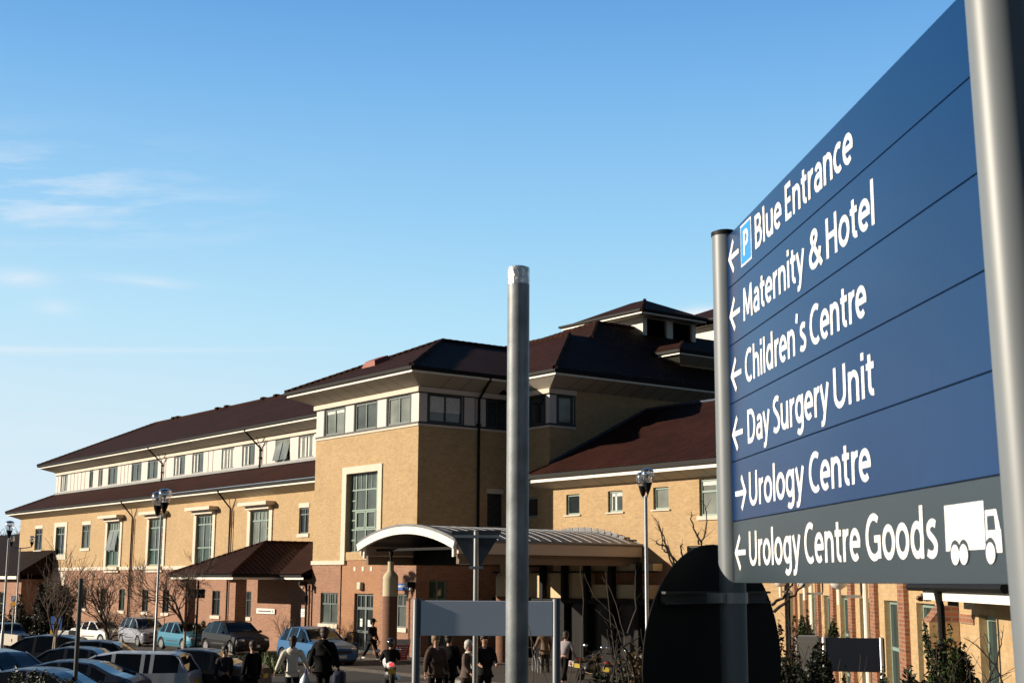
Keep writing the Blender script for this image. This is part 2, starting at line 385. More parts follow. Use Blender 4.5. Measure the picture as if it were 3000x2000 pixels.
# ------------------------------------------------------------------ ground
def ground():
    b = MB(); xs = [-600, -250, -120] + [x * 3 for x in range(-30, 25)] + [110, 250, 600]; ys = [-60, -30, -10, 0] + [3 * k for k in range(1, 45)] + [160, 220, 400, 900, 1800]
    for y in ys:
        for x in xs: b.v.append((x, y, gz(x, y)))
    n = len(xs)
    for j in range(len(ys) - 1):
        for i in range(n - 1): b.f.append([j * n + i, j * n + i + 1, (j + 1) * n + i + 1, (j + 1) * n + i]); b.mi.append(0)
    structure(b.build('ground', mat('asphalt', (.036, .033, .030), .9, 0, .3, 1.2, .35, 60), None, True))
ground()
def sheet(name, pts, m, dz=.012, thick=0.0):
    """a paved sheet following the ground, pts in hospital coordinates"""
    b = MB(); P = [W(*p) for p in pts]
    top = [(p.x, p.y, gz(p.x, p.y) + dz + thick) for p in P]; b.poly(*top)
    if thick:
        k = len(top)
        for i in range(k):
            a, c = top[i], top[(i + 1) % k]; b.poly(a, c, (c[0], c[1], c[2] - thick - .05), (a[0], a[1], a[2] - thick - .05))
    return structure(b.build(name, m))
PAVE = brick('paving', (.075, .06, .052), (.058, .048, .042), (.045, .04, .035), .4, .4, .012)
REDP = brick('red_paving', (.19, .115, .09), (.16, .095, .075), (.10, .08, .07), .2, .1, .008)
sheet('pavement', [(-9.0, -1.7), (0.5, -1.7), (2.0, -6.0), (4.0, -6.0), (16, -6.0), (16, 4.9), (0.1, 4.9), (0.1, -.02), (-9.0, -.02)], PAVE, .01, .11)
for k in range(14):
    x0 = -66 + k * 4
    sheet('verge_edge', [(x0, 1.7), (x0 + 4, 1.7), (x0 + 4, 3.45), (x0, 3.45)], mat('soil', (.05, .036, .024), .95, 0, .3, 3, .5, 20), .015, .10)
sheet('red_paving', [(11, -9.5), (22, -9.5), (22, -6.6), (11, -6.6)], REDP, .012)
sheet('kerb', [(11, -6.6), (22, -6.6), (22, -6.3), (11, -6.3)], mat('kerb_stone', (.30, .29, .27), .85, 0, .12, 4), .01, .1)
for k in range(9):          # bay lines beyond the near cars
    x = -40 + k * 5.6
    sheet('bay_line', [(x, -7.2), (x + .1, -7.2), (x + .1, -2.6), (x, -2.6)], mat('road_paint', (.62, .61, .57), .7, 0, .15, 6), .006)

# ------------------------------------------------------------------ the hospital
HB = thing('hospital_building', 'long yellow and red brick hospital with brown tiled roofs and a corner tower', 'building', C1, BA)
FT = Pl((0, 0, 0), (1, 0, 0), (0, -1, 0))           # tower front
SD = Pl((0, 0, 0), (0, 1, 0), (1, 0, 0))            # tower side, u = y
YW, YC, XW, XCL = 3.5, 5.5, -66.0, -63.7
LW = Pl((0, YW, 0), (1, 0, 0), (0, -1, 0)); CLP = Pl((0, YC, 0), (1, 0, 0), (0, -1, 0))
X2, Y2 = 3.24, 4.96
B2F = Pl((0, Y2, 0), (1, 0, 0), (0, -1, 0)); B2S = Pl((X2, 0, 0), (0, 1, 0), (1, 0, 0))
TWL = -9.4

def hospital():
    # --- tower
    b = MB(); big = (-6.2, -3.32, 4.75, 8.47)
    wall(b, FT, TWL, 0, 4.36, 10.31, [big], .3)
    wall(b, SD, 0, Y2, 4.36, 10.31, [(3.86, 4.73, 5.9, 7.42)], .13)
    wall(b, Pl((TWL, 0, 0), (0, -1, 0), (-1, 0, 0)), -14, 0, -1, 12.06)
    wall(b, B2F, 0, X2, 4.36, 10.31, [(1.45, 2.38, 6.3, 7.2)]); wall(b, B2S, Y2, 30, 0, 10.31); wall(b, B2S, 6.46, 30, 10.31, 12.1)
    b.build_parts('wall', YB, HB)
    b = MB()
    doorh = (-5.35, -3.65, .12, 2.82); gw1 = (-8.48, -6.82, 1.36, 2.83); gw2 = (-2.4, -.75, 1.36, 2.83)
    wall(b, FT, TWL, -6.6, -.6, 4.17, [gw1]); wall(b, FT, -2.98, 0, -.6, 4.15, [gw2]); 
    wall(b, SD, 0, Y2, -.6, 4.15, [(.7, 1.65, .5, 3.45)]); wall(b, B2F, 0, X2, -.6, 4.36, []); 
    b.build_parts('base_wall', RB, HB)
    b = MB(); P = Pl((0, .05, 0), (1, 0, 0), (0, -1, 0)); wall(b, P, -6.6, -2.98, -.6, 4.75, [doorh], .2); b.build('door_bay_wall', OB, HB)
    b = MB()
    pbox(b, FT, TWL - .05, -6.203, 4.17, 4.36, -.1, .07); pbox(b, FT, -2.98, .06, 4.15, 4.35, -.1, .07); pbox(b, SD, -.005, Y2 + .05, 4.15, 4.36, -.1, .068)
    b.build_parts('string_course', STONE, HB)
    b = MB()
    pbox(b, FT, -6.6, -6.203, 4.362, 8.80, -.1, .06); pbox(b, FT, -3.317, -2.97, 4.352, 8.80, -.1, .06); pbox(b, FT, -6.2, -3.32, 8.473, 8.80, -.1, .06)
    b.build('window_surround', STONE, HB)
    b = MB()
    for x in (-5.37, -4.62, -3.88): pbox(b, Pl((0, .05, 0), (1, 0, 0), (0, -1, 0)), x - .09, x + .09, 3.86, 4.06, -.02, .02)
    b.build_parts('stone_block', WHITE, HB)
    # big stair window
    f = MB(); n0, n1 = -.28, -.21; a, c, z0, z1 = -6.2, -3.32, 4.75, 8.47
    cols = [a, a + .52, a + 1.45, a + 2.40, c]; rows = [z0, z0 + .56, z0 + 1.05, z0 + 1.5, z0 + 1.96, z0 + 2.43, z0 + 2.93, z1]
    for u in cols: pbox(f, FT, u - .035, u + .035, z0, z1, n0, n1)
    for k, z in enumerate(rows):
        if k in (0, 2, 4, 6, 7): pbox(f, FT, a, c, z - .035, z + .035, n0, n1 - .004)
        else: pbox(f, FT, a, cols[1], z - .03, z + .03, n0, n1 - .008); pbox(f, FT, cols[3], c, z - .03, z + .03, n0, n1 - .008)
    for u in (a + .26, a + .98, a + 1.92, a + 2.65): pbox(f, FT, u - .02, u + .02, rows[6], z1, n0, n1 - .012)
    for i in (1, 2):
        for (p, q, r, s) in ((cols[i] + .05, cols[i] + .12, rows[2] + .05, rows[4] - .05), (cols[i + 1] - .12, cols[i + 1] - .05, rows[2] + .05, rows[4] - .05), (cols[i] + .12, cols[i + 1] - .12, rows[2] + .05, rows[2] + .12), (cols[i] + .12, cols[i + 1] - .12, rows[4] - .12, rows[4] - .05)):
            pbox(f, FT, p, q, r, s, n0, n1 + .02)
    o = f.build('window', FRAMEG, HB); o['label'] = 'tall gridded stair window in a pale stone surround'
    g = MB(); g.poly(FT.p(a, z0, -.25), FT.p(c, z0, -.25), FT.p(c, z1, -.25), FT.p(a, z1, -.25)); g.build('pane', GL_M, o)
    # tower top strip
    for P, u0, u1, wins in ((FT, TWL, 0, ((-8.55, -6.64), (-5.62, -3.67), (-2.67, -.73))), (SD, 0, Y2, ((.55, 2.4), (3.83, 4.96))), (B2F, 0, X2, ((.4, 2.86),)), (B2S, Y2, 6.46, ((5.46, 6.38),))):
        b = MB(); wall(b, P, u0, u1, 10.45, 11.85, [(p, q, 10.45, 11.8) for p, q in wins], .1); b.build_parts('panel', WHITE, HB)
        b = MB(); pbox(b, P, u0 - .04, u1 + (.045 if P is not B2S else .03), 10.31, 10.40, -.1, .05); b.build('sill_band', STONE, HB)
        b = MB(); pbox(b, P, u0 - .02, u1 + .025, 10.403, 10.5, -.1, .035); pbox(b, P, u0, u1, 11.8, 11.848, -.1, .02)
        for p, q in wins: pbox(b, P, p - .1, p - .003, 10.503, 11.797, -.1, .015); pbox(b, P, q + .003, q + .1, 10.503, 11.797, -.1, .012)
        if P is SD: pbox(b, P, 3.1, 3.14, 10.503, 11.797, -.05, .01)
        b.build('window_trim', DARKF, HB)
        b = MB(); pbox(b, P, u0 - (.12 if P is FT else 0), u1 + (.12 if P in (FT, B2F) else 0) + (.02 if P is B2S else 0), 11.853, 12.07 if P is not SD else 12.066, -.1, .12 if P in (FT, B2F) else .118); b.build('frieze', STONE, HB)
        for i, (p, q) in enumerate(wins):
            one = (q - p) < 1.2
            window(P, p, q, 10.5, 11.8, HB, .1, () if P is B2S else (.5,), (), FRAME if P in (FT,) else DARKF, (GL_L if P in (FT, SD) and i != 1 else (GL_M if P is FT else GL_D)) if P is not B2S else GL_L, .09, blind=(.55, .0, .35)[i % 3] if P is SD else (.12 if i == 0 and P is FT else 0))
    # lower tower windows and doors
    window(FT, *gw1, HB, .13, (.5,), (.64,), FRAME, GL_M, .06, (.64, 5), .2)
    window(FT, *gw2, HB, .13, (.5,), (.64,), FRAME, GL_M, .06, (.64, 5), .2)
    window(SD, 3.86, 4.73, 5.9, 7.42, HB, .13, (.5,), (.6,), DARKF, GL_D, .06, None, .15, .22)
    window(SD, .7, 1.65, .5, 3.45, HB, .13, (.5,), (.72,), FRAMEG, GL_G, .06)
    window(B2F, 1.45, 2.38, 6.3, 7.2, HB, .13, (), (), FRAMEG, GL_D, .08)
    P = Pl((0, .05, 0), (1, 0, 0), (0, -1, 0))
    a, c, z0, z1 = doorh; f = MB()
    for u in (a + .05, (a + c) / 2, c - .05): pbox(f, P, u - .06, u + .06, z0, z1, -.2, -.12)
    for z in (z0 + .06, z0 + .95, z0 + 2.02, z1 - .04): pbox(f, P, a, c, z - .06, z + .06, -.2, -.125)
    for k in (1, 3): u = a + (c - a) * k / 4; pbox(f, P, u - .025, u + .025, z0 + 2.05, z1, -.2, -.13)
    d = f.build('door', FRAME, HB); d['label'] = 'grey framed glazed double door with lights above'
    g = MB(); g.poly(*[P.p(u, z, -.17) for u, z in ((a, z0), (c, z0), (c, z1), (a, z1))]); g.build('pane', GL_D, d)
    g = MB(); pbox(g, P, a + .30, a + .52, 1.30, 1.66, -.165, -.158); pbox(g, P, a + 1.0, a + 1.42, 1.32, 1.62, -.165, -.158); g.build('notice', mat('paper', (.72, .74, .70), .8), d)
    # roofs
    T = MB(); e = (12.52, 12.66); zt = 12.80
    A = (TWL - 1.2, -1.2, zt); B = (1.2, -1.2, zt); ap = (-4.7, 4.4, 15.3)
    T.poly(A, B, ap); T.poly(B, (1.2, 26, zt), (-4.7, 26, 15.3), ap); T.poly((TWL - 1.2, 26, zt), A, ap, (-4.7, 26, 15.3)); T.poly(A, (TWL - 1.2, 26, zt), (1.2, 26, zt), B)
    T.build('roof', TILE, HB)
    hips(HB, [(A, ap), (B, ap), (ap, (-4.7, 14, 15.3))], TILE)
    eaves([(TWL, 14), (TWL, 0), (0, 0), (0, 4.4)], 1.1, 12.06, 12.52, 12.62, HB)
    eaves([(0.2, Y2), (X2, Y2), (X2, 32)], [.62, 1.2], 12.08, 12.52, 12.62, HB)
    T = MB(); E = (4.6, 4.2, zt); a1 = (0, 8.8, 15.45); pk = (-2.05, 12.35, 16.75); jn = (0, 10.25, 15.45)
    T.poly(E, a1, (-6.2, 8.8, 15.45), (-6.2, 4.2, zt)); T.poly(E, (4.6, 44, zt), (-2.05, 44, 16.75), pk, jn, a1)
    T.poly(a1, jn, (-7.5, 10.25, 15.45), (-6.2, 8.8, 15.45)); T.poly(jn, pk, (-8.2, 12.35, 16.35), (-8.8, 10.25, 15.3)); T.poly(pk, (-2.05, 44, 16.75), (-8.2, 44, 16.35), (-8.2, 12.35, 16.35))
    T.build('roof', TILE, HB); hips(HB, [(E, a1), (jn, pk), (a1, (-6, 8.8, 15.45)), (pk, (-8, 12.35, 16.38)), (pk, (-2.05, 15, 16.75))], TILE)
    # roof vent and plant turret
    v = MB(); v.add([(-7.0, 1.1, 13.8), (-5.7, 1.1, 13.8), (-5.7, 2.0, 14.2), (-7.0, 2.0, 14.2), (-6.8, 1.2, 14.14), (-5.9, 1.2, 14.14), (-5.9, 1.95, 14.46), (-6.8, 1.95, 14.46)], [(0, 1, 5, 4), (1, 2, 6, 5), (2, 3, 7, 6), (3, 0, 4, 7), (4, 5, 6, 7)])
    v.build('roof_vent', mat('vent_red', (.26, .07, .05), .6, 0, .1, 3), HB)
    def turret(cx, cy, lw, ld, z0, zw, ov, rise):
        F = Pl((cx, cy, 0), (1, 0, 0), (0, -1, 0)); G = Pl((cx, cy, 0), (0, 1, 0), (1, 0, 0)); b = MB()
        wall(b, F, -lw, 0, z0 - 1, zw); lv = [(ld * .075, ld * .45, z0 + .02, zw - .02), (ld * .56, ld * .93, z0 + .02, zw - .02)]
        wall(b, G, 0, ld, z0 - 1, zw, lv, .25); wall(b, Pl((cx - lw, cy, 0), (0, -1, 0), (-1, 0, 0)), -ld, 0, z0 - 1, zw)
        b.build('turret_wall', mat('white_render', (.74, .71, .64), .8, 0, .05, 1), HB)
        for p, q, r, s in lv:
            l = MB(); l.poly(G.p(p, r, -.25), G.p(q, r, -.25), G.p(q, s, -.25), G.p(p, s, -.25)); n = 8
            for k in range(n): z = r + (s - r) * (k + .5) / n; l.poly(G.p(p, z + .05, -.2), G.p(q, z + .05, -.2), G.p(q, z - .06, -.06), G.p(p, z - .06, -.06))
            l.build('louvre', BLACK, HB)
        x0, x1, y0, y1 = cx - lw - ov, cx + ov, cy - ov, cy + ld + ov; h = min(x1 - x0, y1 - y0) / 2; T = MB(); zt = zw + .12
        if x1 - x0 < y1 - y0: m, n = ((x0 + x1) / 2, y0 + h, zt + rise), ((x0 + x1) / 2, y1 - h, zt + rise)
        else: m, n = (x1 - h, (y0 + y1) / 2, zt + rise), (x0 + h, (y0 + y1) / 2, zt + rise)
        c = [(x0, y0, zt), (x1, y0, zt), (x1, y1, zt), (x0, y1, zt)]
        if x1 - x0 < y1 - y0: T.poly(c[0], c[1], m); T.poly(c[1], c[2], n, m); T.poly(c[2], c[3], n); T.poly(c[3], c[0], m, n)
        else: T.poly(c[1], c[2], m); T.poly(c[0], c[1], m, n); T.poly(c[3], c[0], n); T.poly(c[2], c[3], n, m)
        T.build('turret_roof', TILE, HB); hips(HB, [(c[1], m)], TILE, .11)
        o = ov - .16
        eaves([(cx - lw, cy + ld), (cx - lw, cy), (cx, cy), (cx, cy + ld)], o, zw, zw - .01, zw + .08, HB, .14, 50)
    turret(-1.3, 14.9, 5.0, 3.9, 16.28, 17.26, .95, 1.35)
    turret(-6.5, 27, 8.0, 7, 17.0, 19.2, 1.0, 1.9)
    # raised piece on the right-hand roof slope
    F = Pl((2.3, 14.1, 0), (1, 0, 0), (0, -1, 0)); G = Pl((2.3, 14.1, 0), (0, 1, 0), (1, 0, 0)); b = MB(); wall(b, F, -4, 0, 12.9, 14.2); wall(b, G, 0, 9, 12.5, 14.2, [(.5, 2.2, 13.3, 13.95)]); b.build_parts('wall', YB, HB)
    window(G, .5, 2.2, 13.3, 13.95, HB, .1, (.5,), (), DARKF, GL_D, .05)
    eaves([(-1.7, 14.1), (2.3, 14.1), (2.3, 24)], .75, 14.2, 14.55, 14.63, HB)
    T = MB(); T.poly((-1.9, 13.2, 14.8), (3.2, 13.2, 14.8), (2.3, 14.3, 15.35), (-1.9, 14.3, 15.35)); T.poly((3.2, 13.2, 14.8), (3.2, 24, 14.8), (2.3, 24, 15.35), (2.3, 14.3, 15.35)); T.poly((-1.9, 14.3, 15.35), (2.3, 14.3, 15.35), (2.3, 24, 15.35), (-1.9, 24, 15.35)); T.build('roof', TILE, HB)
    hips(HB, [((3.2, 13.2, 14.8), (2.3, 14.3, 15.35))], TILE, .11)

    # --- left wing
    bays = [(-46.15, -43.75), (-38.55, -36.15), (-30.95, -28.55), (-23.35, -20.95)]
    small = [(-62.1, -60.35, 5.7, 7.43), (-57.05, -55.05, 5.29, 7.43), (-51.4, -49.7, 5.7, 7.43), (-17.42, -16.3, 5.97, 7.41)]
    gr = [(-61.9, -60.8), (-50.8, -49.75), (-46.95, -45.9), (-43.4, -42.35), (-39.25, -38.2), (-35.8, -34.75), (-31.65, -30.65), (-28.25, -27.15), (-24.4, -22.96), (-20.6, -19.5)]
    b = MB(); wall(b, LW, XW, TWL, 4.30, 8.3, [(p, q, 4.36, 7.42) for p, q in bays] + small)
    LE = Pl((XW, YW, 0), (0, -1, 0), (-1, 0, 0)); wall(b, LE, -16, 0, 4.3, 8.3); b.build_parts('wall', YB, HB)
    b = MB(); wall(b, LW, XW, TWL, -2.2, 4.07, [(p, q, 1.28, 2.76) for p, q in gr]); wall(b, LE, -16, 0, -2.2, 4.07); b.build_parts('base_wall', RB, HB)
    b = MB(); pbox(b, LW, XW - .06, TWL, 4.07, 4.30, -.1, .06); pbox(b, LE, -16, .055, 4.07, 4.30, -.1, .058); b.build_parts('string_course', STONE, HB)
    b = MB(); pbox(b, LW, -57.6, -54.5, 2.78, 3.98, -.05, .03); b.build('stone_panel', STONE, HB)
    b = MB(); pbox(b, LW, -57.5, -57.053, 4.9, 7.78, -.05, .05); pbox(b, LW, -55.047, -54.6, 4.9, 7.78, -.05, .05); pbox(b, LW, -57.05, -55.05, 7.434, 7.78, -.05, .05); pbox(b, LW, -57.05, -55.05, 4.9, 5.286, -.05, .07); b.build('window_surround', STONE, HB)
    for i, (p, q) in enumerate(bays):
        b = MB(); pbox(b, LW, p - .38, p - .003, 4.302, 7.5, -.1, .07); pbox(b, LW, q + .003, q + .38, 4.302, 7.5, -.1, .07); pbox(b, LW, p, q, 7.423, 7.5, -.1, .07)
        pbox(b, LW, p - .3, q + .3, 7.503, 7.72, -.05, .28); b.build('window_surround', STONE, HB)
        b = MB(); pbox(b, LW, p - .62, q + .62, 7.723, 7.93, -.05, .62); b.build('window_hood', STONE, HB)
        b = MB(); pbox(b, LW, p - .1, q + .1, 4.09, 4.30, .062, .2); pbox(b, LW, p - .2, q + .2, 3.9, 4.03, -.02, .14); b.build('sill', STONE, HB)
        f = MB(); n0, n1 = -.15, -.07; z0, z1 = 4.36, 7.42; m = p + (q - p) * .78
        for u in (p + .04, m, q - .04): pbox(f, LW, u - .045, u + .045, z0, z1, n0, n1)
        for u in ((p + m) / 2,): pbox(f, LW, u - .04, u + .04, z0, z1, n0, n1 - .003)
        for z in (z0 + .04, z0 + 1.05, z0 + 2.5, z1 - .04): pbox(f, LW, p, q, z - .04, z + .04, n0, n1 - .006)
        for k in (.25, .75): u = p + (m - p) * k; pbox(f, LW, u - .02, u + .02, z0 + 2.5, z1, n0, n1 - .009)
        for z in (z0 + .5, z0 + 1.55, z0 + 2.02): pbox(f, LW, m, q, z - .025, z + .025, n0, n1 - .009)
        o = f.build('window', FRAMEG, HB)
        g = MB(); g.m = 0; g.poly(*[LW.p(u, z, -.12) for u, z in ((p, z0 + 1.05), (q, z0 + 1.05), (q, z1), (p, z1))]); g.m = 1; g.poly(*[LW.p(u, z, -.12) for u, z in ((p, z0), (q, z0), (q, z0 + 1.05), (p, z0 + 1.05))]); g.build('pane', [GL_L if i in (0, 3) else GL_M, GL_G], o)
        if i == 0:
            g = MB(); g.poly(LW.p(p + .1, z0 + 1.1, .18), LW.p(p + .9, z0 + 1.1, .18), LW.p(p + .9, z0 + 2.45, -.06), LW.p(p + .1, z0 + 2.45, -.06)); g.poly(LW.p(p + 1.0, z0 + 1.1, .18), LW.p(p + 1.8, z0 + 1.1, .18), LW.p(p + 1.8, z0 + 2.45, -.06), LW.p(p + 1.0, z0 + 2.45, -.06)); g.build('casement', GL_L, o)
    for i, h in enumerate(small): window(LW, *h, HB, .13, (.5,), (.74,), FRAMEG if i == 1 else FRAME, GL_D if i != 2 else GL_M, .07, (.74, 4), None if i == 1 else .2, None if i == 1 else .26)
    for i, (p, q) in enumerate(gr): window(LW, p, q, 1.28, 2.76, HB, .13, (.5,), (.66,), DARKF, GL_D if i % 3 else GL_G, .06, None, .2)
    eaves([(XW, YW + 13), (XW, YW), (TWL, YW)], .85, 8.3, 8.64, 8.74, HB)
    T = MB(); zt = 8.92; o = 1.0
    T.poly((XW - o, YW - o, zt), (TWL, YW - o, zt), (TWL, YC + .02, 10.32), (XCL - .02, YC + .02, 10.32)); T.poly((XW - o, 18, zt), (XW - o, YW - o, zt), (XCL - .02, YC + .02, 10.32), (XCL - .02, 18, 10.32))
    T.build('roof', TILER, HB); hips(HB, [((XW - o, YW - o, zt), (XCL, YC, 10.34))], TILE, .1)
    prs = [(-62.6, -60.95), (-56.0, -55.2), (-54.05, -53.15), (-52.0, -50.1), (-47.35, -45.45), (-44.3, -42.45), (-39.65, -37.75), (-36.6, -34.8), (-32.0, -30.15), (-29.0, -27.2), (-24.45, -22.55), (-21.5, -19.6), (-16.5, -14.6)]
    b = MB(); wall(b, CLP, XCL, TWL, 10.2, 12.1, [(p, q, 10.55, 11.88) for p, q in prs], .09); wall(b, Pl((XCL, YC, 0), (0, -1, 0), (-1, 0, 0)), -9, 0, 10.2, 12.1); b.build_parts('panel', WHITE, HB)
    b = MB(); pbox(b, CLP, XCL - .05, TWL, 10.33, 10.5, -.05, .09); b.build('sill_band', mat('lead_grey', (.24, .25, .26), .6, .1), HB)
    b = MB(); pbox(b, CLP, XCL - .1, TWL, 11.93, 12.16, -.05, .12); b.build('frieze', STONE, HB)
    b = MB(); pbox(b, CLP, XCL, TWL, 11.885, 11.927, -.02, .02)
    xs = [-60.2, -59.4, -58.6, -57.8, -57.0, -49.4, -48.7, -48.0, -41.8, -41.0, -34.0, -33.3, -26.4, -25.6, -63.2]
    for x in xs: pbox(b, CLP, x - .025, x + .025, 10.5, 11.884, -.02, .012)
    b.build('window_trim', DARKF, HB)
    for i, (p, q) in enumerate(prs): window(CLP, p, q, 10.55, 11.88, HB, .09, (.5,), (), FRAME, GL_D if i == 10 else (GL_L if i in (0, 8, 11) else GL_M), .08, curtain=(2 if i in (8, 11) else 1 if i in (0, 2, 6, 7, 9) else 0), opened=(i == 10))
    eaves([(XCL, 17), (XCL, YC), (TWL, YC)], 1.1, 12.14, 12.52, 12.62, HB)
    T = MB(); zt = 12.8; x0 = XCL - 1.25; y0 = YC - 1.25; d = 7.2; zr = 16.25
    T.poly((x0, y0, zt), (TWL + 2, y0, zt), (TWL + 2, y0 + d, zr), (x0 + d, y0 + d, zr)); T.poly((x0, y0 + 2 * d, zt), (x0, y0, zt), (x0 + d, y0 + d, zr)); T.poly((TWL + 2, y0 + 2 * d, zt), (x0, y0 + 2 * d, zt), (x0 + d, y0 + d, zr), (TWL + 2, y0 + d, zr))
    T.build('roof', TILE, HB); hips(HB, [((x0, y0, zt), (x0 + d, y0 + d, zr)), ((x0 + d, y0 + d, zr), (TWL, y0 + d, zr))], TILE)
    for x in (-53.8, -53.0, -45.6, -44.0, -38.0, -36.0):
        v = MB(); v.box(x - .22, y0 + d - .25, zr, x + .22, y0 + d + .25, zr + .2); v.build('ridge_vent', TILE, HB, bevel=.08)
    # rain pipes with their swan necks
    def pipe(P, u, zt, ov, ze, zb, m=BLACK, r=.055):
        b = MB(); b.tube([P.p(u - .15, ze, ov + .1), P.p(u - .1, ze - .2, ov), P.p(u, zt, .1), P.p(u, zb, .1)], r, 8)
        for z in [zb + (zt - zb) * k for k in (.1, .5, .9)]: pbox(b, P, u - .09, u + .09, z - .05, z + .05, -.02, .14)
        b.build('rain_pipe', m, HB)
    def brace(P, u, z, ov, m):
        b = MB(); b.tube([P.p(u + .45, z + .55, ov * .6), P.p(u + .04, z, .12)], .022, 6); b.tube([P.p(u + .16, z - 1.2, .12), P.p(u + .16, z, .12)], .022, 6); b.build('pipe_brace', m, HB)
    for u in (-41.5, -26.3): pipe(CLP, u, 11.55, 1.1, 12.7, 10.3); brace(CLP, u, 11.6, 1.0, BLACK)
    for u in (-41.45, -26.0): pipe(LW, u, 7.7, .85, 8.8, -.8); brace(LW, u, 7.75, .7, mat('rust_pipe', (.13, .06, .035), .7))
    for u in (-41.2, -25.75):
        b = MB(); b.tube([LW.p(u, 7.6, .1), LW.p(u, -.8, .1)], .04, 8); b.build('rain_pipe', MATS['rust_pipe'], HB)
    pipe(SD, 3.28, 11.75, 1.1, 12.75, -.2, BLACK, .06)
    for u in (-9.72, -9.42): 
        b = MB(); b.tube([FT.p(u, 3.2, .12), FT.p(u, -.4, .12)], .06, 8); b.build('rain_pipe', BLACK if u < -9.6 else MATS['rust_pipe'], HB)
    # --- porch block beside the tower
    b = MB(); wall(b, FT, -15.25, TWL - .003, -1, 3.5); wall(b, Pl((-15.25, 0, 0), (0, -1, 0), (-1, 0, 0)), -YW, 0, -1, 3.5); b.build_parts('base_wall', RB, HB)
    b = MB()
    b.box(-13.0, -2.7, -1, -12.3, -2.1, 3.45); b.box(-19.0, -2.7, -1, -18.3, -2.1, 3.45); b.build_parts('porch_pier', RB, HB)
    b = MB(); b.poly((-19.3, -3.0, 3.45), (-11.95, -3.0, 3.45), (-11.95, YW, 3.45), (-19.3, YW, 3.45)); b.poly((-11.95, -.6, 3.455), (TWL, -.6, 3.455), (TWL, 0, 3.455), (-11.95, 0, 3.455)); b.build_parts('porch_ceiling', SOFF, HB)
    eaves([(-19.2, YW), (-19.2, -2.9), (-12.05, -2.9), (-12.05, -.3), (TWL, -.3)], .16, 3.44, 3.44, 3.56, HB, .12, 90)
    T = MB(); zt = 3.72; xl, xr, yf, xm = -19.5, -11.75, -3.2, -15.62; zr = 5.42; ya = .55
    T.poly((xl, yf, zt), (xr, yf, zt), (xm, ya, zr)); T.poly((xr, yf, zt), (xr, YW, zt), (xm, YW, zr), (xm, ya, zr)); T.poly((xl, YW, zt), (xl, yf, zt), (xm, ya, zr), (xm, YW, zr))
    T.poly((-13.2, -.62, zt), (TWL, -.62, zt), (TWL, 3.1, zr), (xm, 3.1, zr)); T.build('porch_roof', TILE, HB)
    hips(HB, [((xl, yf, zt), (xm, ya, zr)), ((xr, yf, zt), (xm, ya, zr)), ((xm, ya, zr), (xm, YW, zr))], TILE, .1)
    # --- right wing
    RW0, RW1 = X2, 17.4
    P = Pl((0, Y2 + .02, 0), (1, 0, 0), (0, -1, 0)); h = [(4.4, 5.31, 6.3, 7.2), (7.21, 8.14, 6.32, 7.22), (10.04, 10.95, 6.33, 7.23), (12.7, 14.5, 5.98, 7.43)]; h2 = [(11.96, 13.6, 3.1, 4.83), (14.6, 16.0, 1.2, 3.0)]
    b = MB(); wall(b, P, RW0, RW1, 4.2, 7.5, h + h2); wall(b, P, 11.2, RW1, -1, 4.2, h2); wall(b, Pl((RW1, Y2 + .02, 0), (0, 1, 0), (1, 0, 0)), 0, 12, -1, 7.5); b.build_parts('wall', YB, HB)
    b = MB(); wall(b, P, RW0, 11.2, -1, 4.2, [(7.2, 9.6, -1, 2.5)]); b.build_parts('base_wall', OB, HB)
    b = MB(); pbox(b, P, 7.2, 9.6, -.5, 2.5, -.13, -.1); o = b.build('door', GL_D, HB)
    b = MB()
    for u in (7.25, 8.4, 9.55): pbox(b, P, u - .05, u + .05, -.5, 2.5, -.1, -.05)
    b.build('door_frame', DARKF, o)
    for i, q in enumerate(h): window(P, *q, HB, .14, () if i < 3 else (.5,), () if i < 3 else (.66,), FRAMEG, (GL_D, GL_M, GL_L, GL_L)[i], .08, None, .06 if i < 3 else .16, curtain=1 if i == 1 else 0, blind=(0, .16, 0, .12)[i])
    for q in h2: window(P, *q, HB, .13, (.5,), (), DARKF, GL_D, .06, None, .15)
    eaves([(X2 - .7, Y2 + .02), (X2, Y2 + .02), (RW1, Y2 + .02), (RW1, 17)], [.8, .8, .8], 7.5, 7.76, 7.90, HB, .2, 1.25)
    T = MB(); y0 = Y2 - .95; z0 = 8.12; y1 = 10.9; z1 = 11.55; x0 = X2 - .9
    T.poly((x0, y0, z0), (RW1 + .95, y0, z0), (RW1 - 5.9, y1, z1), (X2 + .02, y1, z1), (X2 + .02, Y2 - .05, z0 + .5)); T.poly((RW1 + .95, y0, z0), (RW1 + .95, 17, z0), (RW1 - 5.9, 17, z1), (RW1 - 5.9, y1, z1)); T.build('roof', TILER, HB)
    hips(HB, [((X2 + .05, Y2, z0 + .53), (X2 + .05, y1, z1)), ((X2, y1, z1), (RW1 - 5.9, y1, z1))], mat('lead_flashing', (.05, .06, .09), .5, .3), .1)
    # cream blocks and mullions of the entrance lobby
    b = MB()
    for (x0, x1, z0, z1) in ((1.0, 3.6, 2.72, 3.78), (3.8, 6.4, 2.72, 3.78), (4.2, 10.6, 3.86, 4.15), (6.8, 10.4, 2.75, 3.3)): b.box(x0, 4.4, z0, x1, 4.93, z1)
    b.build_parts('lobby_panel', mat('cream_panel', (.56, .43, .25), .7, 0, .05, 1), HB)
    b = MB()
    for x in (3.7, 5.2, 6.7, 8.3, 9.9): b.box(x - .11, 4.1, -.2, x + .11, 4.35, 4.2)
    b.box(.1, 4.12, 2.5, 11.0, 4.33, 2.68); b.box(.1, 4.12, 3.79, 11.0, 4.33, 3.85); b.build_parts('lobby_frame', BLACK, HB)
